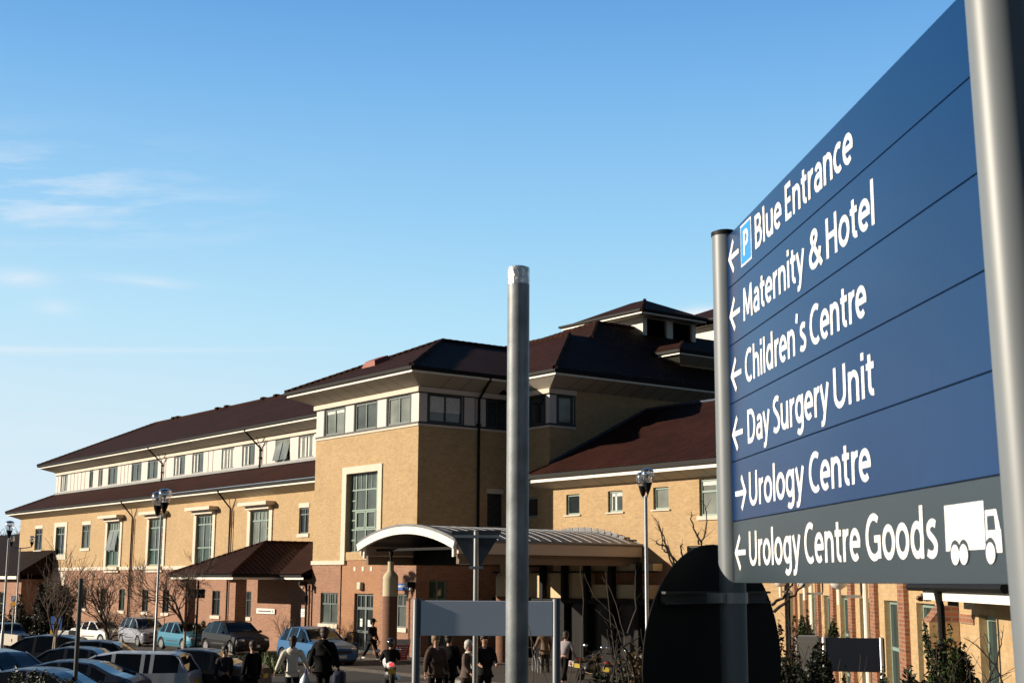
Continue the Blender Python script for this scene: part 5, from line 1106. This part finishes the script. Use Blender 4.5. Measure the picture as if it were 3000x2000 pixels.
def person(label, pos, rz, H=1.72, legs=(14, -14), knees=(5, 12), arms=(-10, 10), elbows=(15, 15), out=8, lean=0, head=(0, 0), top=(.02, .02, .022), trousers=(.02, .022, .03), shoes=(.02, .018, .016), hair=(.025, .017, .012), coat=0.0, hood=False, pony=False, cap=None, bulk=1.0, hands_in=None, sit=0.0, group=None, helmet=None, scarf=None, face=True):
    T = thing('person', label, 'person', pos, rz, group); h = H
    rx = lambda v, a, c: c + Matrix.Rotation(R(a), 3, 'X') @ (v - c)
    pel = Vector((0, 0, (.53 - sit) * h)); up = lambda x, y, z: rx(Vector((x * h, y * h, z * h - sit * h)), -lean, pel)
    waist, chest, nb = up(0, 0, .61), up(0, .005, .72), up(0, -.005, .815)
    ht = Matrix.Rotation(R(head[1]), 3, 'Z') @ Matrix.Rotation(R(-head[0]), 3, 'X'); hp = lambda x, y, z: nb + ht @ Vector((x * h, y * h, z * h))
    nk, jaw, hd, tp = hp(0, .0, .045), hp(0, .010, .075), hp(0, .008, .118), hp(0, .0, .160)
    V = [pel, waist, chest, nb, nk, jaw, hd, tp]; E = [(i, i + 1) for i in range(7)]; Rd = [.075 * h, .066 * h, .078 * h, .042 * h, .032 * h, .042 * h, .054 * h, .036 * h]
    JV = [pel, waist, chest, nb]; JE = [(0, 1), (1, 2), (2, 3)]; k = bulk; JR = [.088 * h * k, .083 * h * k, .093 * h * k, .050 * h * k]
    PV = [pel + Vector((0, 0, .03 * h)), pel]; PE = [(0, 1)]; PR = [.082 * h, .085 * h]
    hands = []
    for sg, la, kn, aa, eb in ((-1, legs[0], knees[0], arms[0], elbows[0]), (1, legs[1], knees[1], arms[1], elbows[1])):
        hip = pel + Vector((sg * .052 * h, 0, -.015 * h)); d1 = Vector((0, math.sin(R(la)), -math.cos(R(la)))); kp = hip + d1 * .245 * h; d2 = Vector((0, math.sin(R(la - kn)), -math.cos(R(la - kn)))); an = kp + d2 * .232 * h
        i = len(V); toe = an + Vector((0, .075 * h, -.022 * h)); V += [hip, kp, an, toe]; E += [(0, i), (i, i + 1), (i + 1, i + 2), (i + 2, i + 3)]; Rd += [.05 * h, .034 * h, .022 * h, .018 * h]
        j = len(PV); PV += [hip, hip + d1 * .12 * h, kp, kp + d2 * .12 * h, an + Vector((0, 0, .012 * h))]; PE += [(1, j), (j, j + 1), (j + 1, j + 2), (j + 2, j + 3), (j + 3, j + 4)]; PR += [.062 * h, .055 * h, .044 * h, .039 * h, .037 * h]
        b = MB(); b.ball(an + Vector((0, .028 * h, -.020 * h)), .026 * h, .075 * h, .026 * h, 10, 8); b.build('shoe', mat('shoe_%d_%d_%d' % tuple(int(c * 255) for c in shoes), shoes, .5), T, True)
        sh = up(sg * .108, 0, .795); o1 = out + (3 if k > 1 else 0); u1 = Matrix.Rotation(R(-sg * o1), 3, 'Y') @ Vector((0, math.sin(R(aa)), -math.cos(R(aa)))); u1 = Matrix.Rotation(R(-lean * .25), 3, 'X') @ u1
        el = sh + u1 * .175 * h; u2 = Matrix.Rotation(R(-sg * (o1 - (2 if not hands_in else hands_in))), 3, 'Y') @ Vector((0, math.sin(R(aa + eb)), -math.cos(R(aa + eb)))); wr = el + u2 * .150 * h
        i = len(V); V += [sh, el, wr]; E += [(2, i), (i, i + 1), (i + 1, i + 2)]; Rd += [.036 * h, .026 * h, .017 * h]
        j = len(JV); JV += [sh, sh + u1 * .09 * h, el, wr - u2 * .006 * h]; JE += [(2, j), (j, j + 1), (j + 1, j + 2), (j + 2, j + 3)]; JR += [.045 * h * k, .042 * h * k, .036 * h * k, .029 * h * k]
        hands.append((wr, u2, sg))
    for wr, u2, sg in hands:        # palm, four fingers, thumb
        fwd = Vector((0, 1, 0)); fwd = (fwd - u2 * fwd.dot(u2)).normalized(); inn = Vector((-sg, 0, 0)); inn = (inn - u2 * inn.dot(u2) - fwd * inn.dot(fwd)).normalized()
        i = len(V); V += [wr - u2 * .01 * h, wr + u2 * .028 * h, wr + u2 * .05 * h]; E += [(i, i + 1), (i + 1, i + 2)]; Rd += [.015 * h, (.012 * h, .022 * h), (.010 * h, .022 * h)]
        for q, L in ((-.016, .040), (-.006, .045), (.005, .043), (.015, .034)):
            i = len(V); p0 = wr + u2 * .046 * h + fwd * q * h; V += [p0, p0 + u2 * L * .55 * h + inn * .006 * h, p0 + u2 * L * .9 * h + inn * .018 * h]; E += [(i, i + 1), (i + 1, i + 2)]; Rd += [.0058 * h, .0052 * h, .0042 * h]
        i = len(V); p0 = wr + u2 * .018 * h + fwd * .016 * h; V += [p0, p0 + (u2 * .6 + fwd).normalized() * .024 * h, p0 + (u2 + fwd * .6).normalized() * .044 * h + inn * .008 * h]; E += [(i, i + 1), (i + 1, i + 2)]; Rd += [.0065 * h, .006 * h, .0048 * h]
    i = len(V); V += [hp(0, .055, .122), hp(0, .072, .106)]; E += [(i, i + 1)]; Rd += [.006 * h, .010 * h]
    for sg in (-1, 1): i = len(V); V += [hp(sg * .052, 0, .125), hp(sg * .055, -.004, .105)]; E += [(i, i + 1)]; Rd += [.008 * h, .007 * h]
    if coat:
        a = JV[0]; n = len(JV); st = 3
        JV += [a + Vector((0, 0, -coat * h * .5)), a + Vector((0, 0, -coat * h))]; JE += [(0, n), (n, n + 1)]; JR += [.098 * h * k, .108 * h * k]
    cm = lambda nm, c, r=.8: mat('%s_%d_%d_%d' % (nm, c[0] * 1000, c[1] * 1000, c[2] * 1000), c, r, 0, .14, 14, .25, 50, 0, .12)
    skinned('body', V, E, Rd, SKIN_M, T); skinned('jacket', JV, JE, JR, cm('cloth', top), T); skinned('trousers', PV, PE, PR, cm('cloth', trousers), T)
    hc = helmet or cap or hair; b = MB(); c = hd + (tp - hd) * .35
    X = Matrix.Translation(c) @ ht.to_4x4()
    if helmet: b.ball((0, .006 * h, -.01 * h), .076 * h, .085 * h, .085 * h, 18, 12); b.build('helmet', mat('helmet', helmet, .15, 0, .03, 3, 0, 1, .8), T, True, X); v = MB(); v.ball((0, .035 * h, -.008 * h), .066 * h, .062 * h, .034 * h, 14, 8); v.build('visor', CGL, T, True, X)
    else:
        b.ball((0, -.016 * h, .006 * h), .062 * h, .066 * h, .064 * h, 16, 10); b.ball((0, -.032 * h, -.035 * h), .052 * h, .042 * h, .06 * h, 12, 8)
        if pony: b.ball((0, -.075 * h, -.03 * h), .024 * h, .03 * h, .03 * h, 10, 6); b.ball((0, -.088 * h, -.075 * h), .019 * h, .022 * h, .055 * h, 10, 6)
        b.build('hair', mat('hair_%d_%d' % (hair[0] * 1000, hair[2] * 1000), hair, .6, 0, .3, 30, .4, 60), T, True, X)
        if cap: b = MB(); b.ball((0, -.006 * h, .022 * h), .066 * h, .072 * h, .052 * h, 16, 8); b.ball((0, .075 * h, .008 * h), .045 * h, .045 * h, .008 * h, 12, 6); b.build('cap', cm('cloth', cap), T, True, X)
        if face:
            b = MB(); X2 = Matrix.Translation(nb) @ ht.to_4x4()
            for sg in (-1, 1): b.ball((sg * .02 * h, .055 * h, .126 * h), .007 * h, .005 * h, .005 * h, 8, 6)
            b.build('eyes', BLACK, T, True, X2); b = MB(); b.ball((0, .050 * h, .082 * h), .017 * h, .006 * h, .005 * h, 10, 6); b.build('mouth', mat('lips', (.30, .10, .08), .6), T, True, X2)
    if hood: b = MB(); b.ball(up(0, -.055, .80), .085 * h, .055 * h, .055 * h, 14, 8); b.build('hood', cm('cloth', tuple(min(1, c * 1.15) for c in top)), T, True)
    if scarf: b = MB(); b.ball(up(0, .012, .815), .062 * h, .065 * h, .035 * h, 14, 8); b.tube([up(.02, .085, .80), up(.025, .10, .70), up(.02, .10, .60)], [.03 * h, .034 * h, .03 * h], 8); b.build('scarf', cm('cloth', scarf), T, True)
    b = MB()
    return T
GP = 'people walking and standing in front of the entrance'
DK = (.0045, .0045, .0055); NAVY = (.007, .009, .017)
person('woman in a cream hooded jacket with a dark ponytail, walking away', at(868, 34.0), R(4), 1.68, (-16, 20), (8, 10), (-26, 22), (12, 16), 20, 2, (0, -6), (.62, .58, .50), NAVY, DK, (.028, .014, .010), .03, True, True, bulk=1.02, group=GP)
person('broad man in a black coat carrying bags, walking away beside the cream jacket', at(958, 35.0), R(-4), 1.92, (20, -18), (16, 8), (6, -8), (20, 14), 14, 4, (14, 8), DK, DK, DK, (.035, .020, .012), .16, True, bulk=1.34, group=GP)
person('young person in a dark striped top with long dark hair at the black saloon', at(672, 39.0), R(24), 1.62, (6, -6), (4, 6), (4, 2), (30, 30), 5, 3, (6, 10), (.03, .028, .035), DK, DK, (.03, .018, .012), 0, False, True, group=GP)
person('short haired man in a black jacket facing away, by the tail light', at(752, 38.8), R(40), 1.76, (8, -8), (4, 6), (-4, 4), (18, 18), 7, 1, (4, 12), DK, (.015, .018, .03), DK, (.03, .019, .012), .04, bulk=1.15, group=GP)
person('man in a black cap and white trainers striding past the glass doors', at(1097, 60.6), R(-128), 1.80, (22, -24), (6, 14), (-14, 16), (40, 50), 12, 3, (4, 14), (.014, .013, .014), (.016, .018, .026), (.72, .70, .66), DK, .03, cap=(.014, .015, .018), bulk=1.12, group=GP)
person('person in dark clothes bending into the open door of the bright blue car', at(1000, 59.4), R(118), 1.72, (10, -4), (14, 8), (50, 40), (20, 24), 10, 62, (10, 0), DK, DK, DK, DK, .02, bulk=1.05, group=GP)
r = person('rider in black with a dark helmet sitting on the white motor scooter', PB + Vector((0, -.25, 0)), R(8), 1.78, (62, 60), (66, 66), (44, 44), (30, 30), 16, 14, (0, 0), DK, DK, DK, DK, .0, helmet=(.02, .022, .026), bulk=1.22, sit=.115, group=GP)
person('person in a brown parka with a fur collar, standing under the blank sign', at(1283, 34.0), R(-150), 1.74, (5, -5), (3, 5), (2, -4), (16, 14), 8, 1, (4, 10), (.075, .052, .040), DK, DK, (.20, .13, .07), .13, True, bulk=1.22, group=GP)
person('tall person in a black coat between the parka and the white scarf', at(1322, 35.6), R(-20), 1.84, (8, -8), (4, 6), (0, 4), (22, 18), 8, 1, (0, 0), DK, DK, DK, (.02, .014, .012), .17, bulk=1.3, group=GP)
person('grey haired older woman wearing a white scarf, facing right', at(1374, 34.8), R(-115), 1.62, (8, -10), (4, 8), (10, 4), (50, 44), 6, 4, (8, 0), (.12, .09, .075), (.05, .045, .045), DK, (.50, .48, .46), .15, scarf=(.66, .62, .56), bulk=1.12, group=GP)
person('person in a dark coat with bare hands clasped in front', at(1424, 33.6), R(-165), 1.76, (6, -6), (3, 6), (16, 18), (58, 56), 6, 1, (8, 8), (.013, .012, .015), DK, DK, (.02, .014, .012), .16, bulk=1.22, hands_in=34, group=GP)
person('person in a brown jacket holding a bicycle at the kerb', at(1600, 52.4), R(20), 1.78, (4, -4), (3, 4), (20, 10), (40, 30), 9, 4, (6, 0), (.16, .105, .07), (.06, .05, .042), DK, (.05, .035, .025), .04, bulk=1.1, group=GP)
person('person in a pale grey shirt pushing the learner motorcycle', at(1657, 47.6), R(-35), 1.76, (18, -14), (8, 12), (36, 10), (24, 14), 14, 10, (8, 0), (.27, .25, .27), DK, (.012, .012, .014), (.03, .02, .015), 0, bulk=1.06, group=GP)
def bags():
    p = at(958, 35.0)
    T = thing('shoulder_bag', 'big dark blue shoulder bag on the hip of the man in the black coat', 'bag', (p.x + .40, p.y - .05, p.z + .52)); b = MB(); b.box(-.15, -.26, 0, .15, .26, .36); b.build('bag', mat('navy_cloth', (.012, .018, .05), .8, 0, .15, 8, .3, 30), T, True, None, .09); b = MB(); b.tube([(0, 0, .34), (-.10, -.12, .62), (-.32, -.14, .92), (-.52, -.05, 1.08)], .018, 6); b.build('strap', BLACK, T)
    T = thing('carrier_bag', 'crumpled blue and white carrier bag held by the man in the black coat', 'bag', (p.x - .42, p.y - .1, p.z + .26)); b = MB(); b.v = []
    n = 14; prof = [(.12, 0), (.15, .12), (.14, .28), (.10, .42), (.03, .56)]
    for r_, z in prof:
        for j in range(n): a = 2 * math.pi * j / n; rr = r_ * (1 + .16 * math.sin(j * 2.4 + z * 9)); b.v.append((rr * math.cos(a), rr * .55 * math.sin(a), z))
    for i in range(4):
        for j in range(n): b.f.append([i * n + j, i * n + (j + 1) % n, (i + 1) * n + (j + 1) % n, (i + 1) * n + j]); b.mi.append(0)
    b.f.append(list(range(n))[::-1]); b.mi.append(0)
    b.build('bag', mat('carrier_plastic', (.34, .40, .50), .35, 0, .45, 5), T, True); b = MB(); b.tube([(0, 0, .54), (.02, 0, .72), (.05, 0, .86)], .025, 6); b.build('handle', mat('blue_plastic', (.03, .08, .35), .4), T, True)
bags()

# ------------------------------------------------------------------ trees, shrubs
BARK = mat('bark', (.060, .042, .030), .9, 0, .3, 8, .4, 40); TWIG = mat('twig', (.075, .045, .030), .85, 0, .2, 5); PALEB = mat('pale_bark', (.36, .32, .27), .85, 0, .3, 7, .4, 40); DTWIG = mat('dark_twig', (.020, .014, .012), .85, 0, .2, 6)
def leafm(name, c, var=.45): return mat(name, c, .5, 0, var, 6, 0, 1, 0, .35)
def grow(mb, p, d, L, r, lev, rng, up=.18, spread=34, kids=(3, 5), minr=.004, wob=.16, sides=5):
    n = 4 if lev > 1 else 3; pts = [p]; rad = [r]
    for i in range(n):
        d = (d + Vector((rng.gauss(0, wob), rng.gauss(0, wob), rng.gauss(0, wob) + up * .35))).normalized(); pts.append(pts[-1] + d * L / n); rad.append(max(minr, r * (1 - .5 * (i + 1) / n)))
    mb.tube(pts, rad, sides if lev > 1 else 3, False)
    if lev <= 0: return
    for k in range(rng.randint(*kids)):
        t = rng.uniform(.35, 1); i = min(n - 1, int(t * n)); q = pts[i].lerp(pts[i + 1], t * n - i)
        ax = d.orthogonal().normalized(); ax = Matrix.Rotation(rng.uniform(0, 6.28), 3, d) @ ax; nd = (Matrix.Rotation(R(rng.uniform(spread * .5, spread * 1.4)), 3, ax) @ d + Vector((0, 0, up))).normalized()
        grow(mb, q, nd, L * rng.uniform(.55, .8), max(minr, rad[i] * .62), lev - 1, rng, up, spread, kids, minr, wob, sides)
def bare_tree(label, px, D, ytop, r0, seed, stems=1, spread=36, fork=.28, lev=4, trunkm=BARK, twigm=TWIG, kids=(3, 5), lean=(0, 0), minr=.008, name='bare_tree', cat='tree', zoff=0, tilt=.25):
    rng = random.Random(seed); c = at(px, D); c.z += zoff; T = thing(name, label, cat, c); H = zpx(px, ytop, D) - c.z
    for s in range(stems):
        tr = MB(); d = Vector((lean[0] + (rng.uniform(-tilt, tilt) if stems > 1 else 0), lean[1] + rng.uniform(-.1, .1), 1)).normalized(); pts = [Vector((0, 0, -.2))]; rad = [r0 * 1.2]
        for i in range(5): d = (d + Vector((rng.gauss(0, .06), rng.gauss(0, .06), .05))).normalized(); pts.append(pts[-1] + d * (H * fork + .2) / 5); rad.append(r0 * (1 - .07 * i))
        tr.tube(pts, rad, 8, False); tr.build('trunk', trunkm, T, True)
        b = MB()
        for k in range(rng.randint(4, 6) if stems == 1 else 3):
            a = rng.uniform(0, 6.28); nd = (d + Vector((math.cos(a), math.sin(a), 0)) * rng.uniform(.25, .75) * spread / 36).normalized(); grow(b, pts[-1 - (k % 2)], nd, H * (1 - fork) * rng.uniform(.40, .54), r0 * .6, lev - 1, rng, .16, spread, kids, minr)
        grow(b, pts[-1], d, H * (1 - fork) * .55, r0 * .7, lev - 1, rng, .2, spread * .8, kids, minr); b.build('branches', twigm, T)
    return T
bare_tree('bare tree with a pale twisted stem behind the grey blue hatchback', 178, 47.5, 1606, .05, 3, 2, 40, .34, 4, PALEB, TWIG, (2, 4), minr=.006, tilt=.14)
bare_tree('bare dark tree with a wide crown in front of the left wing', 346, 60, 1626, .07, 11, 1, 46, .34, 4, BARK, TWIG, (3, 5), minr=.007)
bare_tree('bare tree with white bark just left of the tiled porch', 551, 66, 1590, .085, 5, 1, 44, .28, 5, PALEB, TWIG, (3, 4), minr=.007)
bare_tree('thin bare sapling against the brick wall under the porch', 846, 60.5, 1778, .022, 8, 2, 26, .3, 3, TWIG, TWIG, (2, 4), minr=.005)
bare_tree('twiggy dark shrub between the white car and the silver people carrier', 330, 81, 1770, .03, 21, 4, 34, .2, 3, TWIG, DTWIG, (3, 5), minr=.008, name='bare_shrub', cat='shrub')
bare_tree('brown twiggy hedge plant at the corner of the left wing', 132, 96, 1690, .03, 33, 4, 30, .18, 3, TWIG, TWIG, (2, 4), minr=.007, name='bare_shrub', cat='shrub')
for i, (px, D, y) in enumerate(((-30, 190, 1590), (20, 200, 1575), (60, 210, 1600), (-80, 180, 1560))):
    bare_tree(('far bare tree at the left edge over the low roof', 'tallest far bare tree beside the left corner', 'far bare tree half hidden by the left wing', 'far bare tree outside the left edge')[i], px, D, y, .2, 40 + i, 2, 40, .25, 5, DTWIG, DTWIG, (3, 4), minr=.03, zoff=-2)
def leaves(name, label, px, D, y0, y1, wpx, n, size, m, seed, cat='shrub', twigs=True, drop=.0, depth=.7, group=None, taper=.3, spiky=True):
    rng = random.Random(seed); c = at(px, D); zb = zpx(px, y1, D); zt = zpx(px, y0, D); H = zt - zb; hw = wpx / 2 * D / 4110
    T = thing(name, label, cat, (c.x, c.y, zb), 0, group); b = MB(); k = 0; off = Vector((rng.uniform(0, 50), rng.uniform(0, 50), 0))
    while k < n:
        x, y, z = rng.uniform(-1, 1), rng.uniform(-1, 1), rng.uniform(0, 1); prof = (1 - max(0, z - .35) / .65 * (1 - taper)) * (.75 + .25 * min(1, z / .25))
        lim = prof * (1 + .45 * noise.noise(Vector((x * 1.6, y * 1.6, z * 2.6)) + off))
        rr = math.hypot(x, y)
        if spiky and z > .62 + .55 * noise.noise(Vector((x * 2.6, y * 1.3, 3.3)) + off * 3): continue
        if rr > lim or rng.random() > .25 + .75 * (rr / max(lim, .01)) or noise.noise(Vector((x * 3, y * 3, z * 5)) + off * 2) < -.22: continue
        k += 1; p = Vector((x * hw, y * hw * depth, z * H * (1 + .12 * noise.noise(Vector((x * 4, y * 4, 7)) + off)))); s = size * rng.uniform(.6, 1.3)
        a = Vector((rng.gauss(0, 1), rng.gauss(0, 1), rng.gauss(0, .7))).normalized(); e = a.orthogonal().normalized(); e = Matrix.Rotation(rng.uniform(0, 6.28), 3, a) @ e; f = a.cross(e)
        b.add([p - e * s, p + f * s * .42, p + e * s, p - f * s * .42], [(0, 1, 2, 3)])
    b.build('foliage', m, T)
    if twigs:
        t = MB()
        for k in range(7): a = rng.uniform(0, 6.28); grow(t, Vector((math.cos(a) * hw * .1, math.sin(a) * hw * .1, -.3)), Vector((math.cos(a) * .5 * hw / max(H, .1), math.sin(a) * .4, 1)).normalized(), H * .6, max(.006, H * .008), 2, rng, .2, 30, (2, 3), .003)
        t.build('stems', DTWIG, T)
    return T
EG = leafm('evergreen_leaf', (.010, .014, .006)); LG = leafm('laurel_leaf', (.034, .052, .014)); OL = leafm('olive_leaf', (.022, .026, .009)); RDL = leafm('russet_leaf', (.055, .024, .010)); BG = leafm('box_leaf', (.016, .026, .010))
leaves('evergreen_bush', 'large dark evergreen bush in front of the left wing', 163, 94, 1716, 1900, 140, 9000, .13, EG, 1, taper=.62, spiky=False)
leaves('evergreen_bush', 'low dark evergreen hedge at the foot of the left corner', 62, 97, 1740, 1880, 110, 3000, .13, EG, 2, taper=.7)
leaves('low_shrub', 'low green shrub under the windows left of the porch', 610, 74, 1812, 1880, 75, 1300, .09, BG, 3, taper=.7)
leaves('twiggy_bush', 'dark twiggy bush at the bottom edge in front of the grey blue car', 158, 15.5, 1925, 2080, 205, 2600, .022, OL, 4, taper=.75)
leaves('dark_conifer', 'wispy dark conifer below the small dark sign board', 2362, 16, 1866, 2120, 200, 5600, .032, leafm('conifer_leaf', (.012, .017, .007)), 5, taper=.95)
leaves('russet_shrub', 'russet brown shrub beside the dark round sign', 2300, 18, 1760, 2060, 90, 1900, .035, RDL, 6, taper=.8)
leaves('wall_climber', 'green climbing plant on the low wing between the pale pipe and the cabinet', 2360, 33, 1760, 1900, 46, 1200, .05, LG, 7, taper=.3)
leaves('wall_climber', 'small green climbing plant beside the middle globe lamp', 2440, 30, 1790, 1900, 30, 600, .045, LG, 8, taper=.2)
leaves('leafy_plant', 'bright leafy green plant against the projecting brick buttress', 2778, 15.5, 1790, 2110, 150, 4200, .034, LG, 9, taper=.9)
leaves('leafy_plant', 'low dark leafy plant at the bottom right under the tall window', 2640, 14, 1930, 2120, 150, 2200, .03, BG, 10, taper=.95)
leaves('porch_creeper', 'dry brown creeper hanging from the white board of the tiled porch', 2712, 19.8, 1728, 1758, 46, 420, .022, RDL, 12, twigs=False)
leaves('brown_shrub', 'tangled brown green shrub at the foot of the bare twigs', 1800, 14.5, 1915, 2110, 170, 2600, .028, OL, 13, taper=.5)
leaves('brown_shrub', 'ochre bush on the bank beside the dark round sign', 1868, 17.5, 1820, 2080, 60, 1100, .03, leafm('ochre_leaf', (.09, .055, .02)), 14, taper=.5)
def shoots(name, label, D, paths, r, m, seed, cat='shrub'):
    """upright bare shoots, each drawn by a few photo points"""
    rng = random.Random(seed); p0 = paths[0][0]; c = at(p0[0], D); T = thing(name, label, cat, (c.x, D, 0))
    for pth in paths:
        b = MB(); pts = []
        dy = rng.uniform(-.5, .5); Dd = D + dy
        for i, (px, y) in enumerate(pth): pts.append(Vector(((px - 1500) / 4110 * Dd - c.x, dy + rng.uniform(-.02, .02), zpx(px, y, Dd))))
        fine = [pts[0]]
        for a, e in zip(pts, pts[1:]):
            for k in range(1, 5): fine.append(a.lerp(e, k / 4) + Vector((rng.gauss(0, .0035), rng.gauss(0, .0035), rng.gauss(0, .003))))
        n = len(fine); b.tube(fine, [r * (1 - .72 * i / n) for i in range(n)], 6, False)
        for k in range(n // 3):
            i = rng.randrange(n // 3, n - 1); d = (fine[i + 1] - fine[i]).normalized(); sd_ = (d + Vector((rng.gauss(0, .6), rng.gauss(0, .6), .2))).normalized(); b.tube([fine[i], fine[i] + sd_ * rng.uniform(.03, .11)], [r * .35, r * .12], 4, False)
        b.build('branch', m, T)
shoots('bare_shrub', 'bare dark shoots rising behind the round sign towards the right wing', 8.5, [[(1990, 1760), (1975, 1640), (1945, 1575), (1925, 1515)], [(1992, 1700), (1980, 1640), (1955, 1590), (1932, 1525)], [(1985, 1690), (1962, 1620), (1945, 1610), (1948, 1546)], [(1990, 1650), (1950, 1600), (1926, 1592), (1930, 1582)]], .0065, DTWIG, 2)
shoots('bare_shrub', 'forked dark twig against the yellow wall left of the sign post', 8.8, [[(2068, 1640), (2060, 1592), (2075, 1560), (2077, 1500), (2069, 1467)], [(2062, 1592), (2038, 1550), (2030, 1520), (2034, 1500)], [(2055, 1595), (2050, 1560)], [(2003, 1640), (2000, 1600), (2006, 1592)]], .0062, DTWIG, 3)
shoots('bare_shrub', 'tangle of thin pale twigs in front of the dark entrance', 12.5, [[(1560, 2060), (1568, 1940), (1556, 1850), (1550, 1815)], [(1640, 2060), (1600, 1970), (1572, 1900), (1555, 1840)], [(1700, 2040), (1705, 1900), (1712, 1760), (1704, 1660)], [(1660, 2040), (1680, 1930), (1688, 1840)], [(1820, 2060), (1800, 1900), (1785, 1760), (1778, 1670)], [(1850, 2040), (1830, 1850), (1800, 1740), (1770, 1690)], [(1850, 1960), (1800, 1800), (1740, 1740), (1715, 1680)], [(1840, 1850), (1866, 1780), (1864, 1690), (1866, 1650)], [(1660, 2060), (1700, 1960), (1760, 1900), (1830, 1860)], [(1880, 1900), (1800, 1830), (1745, 1780)]], .006, mat('pale_twig', (.08, .06, .048), .85), 4)
shoots('bare_shrub', 'thick bare stems at the left edge of the round sign', 11, [[(1880, 2080), (1850, 1920), (1800, 1850), (1775, 1815)], [(1780, 2080), (1810, 1900), (1880, 1860)], [(1850, 2080), (1820, 1960), (1790, 1900), (1782, 1840)]], .010, DTWIG, 5)
shoots('bare_shrub', 'two dark boughs reaching out from behind the round sign to the right', 7.2, [[(2270, 1790), (2310, 1755), (2345, 1725), (2362, 1700)], [(2265, 1770), (2295, 1748), (2320, 1715), (2328, 1690)]], .009, DTWIG, 6)
shoots('thorny_shrub', 'thorny bare twigs crossing the window at the right edge', 10.5, [[(2830, 2080), (2900, 1960), (2925, 1880), (2935, 1840)], [(2950, 2060), (2905, 1940), (2860, 1890), (2820, 1860)], [(2900, 2080), (2890, 1960), (2895, 1880), (2880, 1850)], [(2840, 2060), (2880, 1990), (2950, 1960)]], .007, DTWIG, 7)
def bed():
    rng = random.Random(5); b = MB()
    for k in range(5200):
        px = rng.uniform(515, 838); D = rng.uniform(52, 60.5); p = at(px, D)
        if noise.noise(Vector((p.x * .6, p.y * .5, 2))) < -.25: continue
        h = rng.uniform(.10, .42) * (.6 + .8 * max(0, noise.noise(Vector((p.x * .8, p.y * .8, 0))) + .4)); a = rng.uniform(0, 6.28); d = Vector((math.cos(a), math.sin(a), 0)) * .035; t = Vector((rng.gauss(0, .09), rng.gauss(0, .09), h)); b.add([p - d, p + d, p + t + d * .2, p + t - d * .2], [(0, 1, 2, 3)])
    o = b.build('ground_cover', leafm('bed_leaf', (.060, .085, .020), .5)); o['kind'] = 'stuff'; o['label'] = 'green leafy ground cover in the planted bed'
    b = MB(); P = [at(505, 51.5), at(850, 51.5), at(845, 61), at(510, 61)]; b.poly(*[(p.x, p.y, gz(p.x, p.y) + .02) for p in P]); structure(b.build('planting_bed', MATS['soil']))
    b = MB(); rng = random.Random(9)
    for k in range(9000):
        x = rng.uniform(-6, 10); y = rng.uniform(4, 22); z = gz(x, y)
        h = rng.uniform(.04, .13); a = rng.uniform(0, 6.28); p = Vector((x, y, z)); d = Vector((math.cos(a), math.sin(a), 0)) * .012; t = Vector((rng.gauss(0, .04), rng.gauss(0, .04), h)); b.add([p - d, p + d, p + t], [(0, 1, 2)])
    o = b.build('bank_grass', leafm('grass_blade', (.05, .07, .02), .4)); o['kind'] = 'stuff'; o['label'] = 'rough grass on the bank below the signs'
    b = MB(); n = 30
    for j in range(n):
        for i in range(n): x = -10 + 24 * i / (n - 1); y = 2 + 24 * j / (n - 1); b.v.append((x, y, gz(x, y) + .012))
    for j in range(n - 1):
        for i in range(n - 1): b.f.append([j * n + i, j * n + i + 1, (j + 1) * n + i + 1, (j + 1) * n + i]); b.mi.append(0)
    structure(b.build('bank', mat('bank_turf', (.055, .060, .022), .95, 0, .35, 2, .5, 30), None, True))
bed()
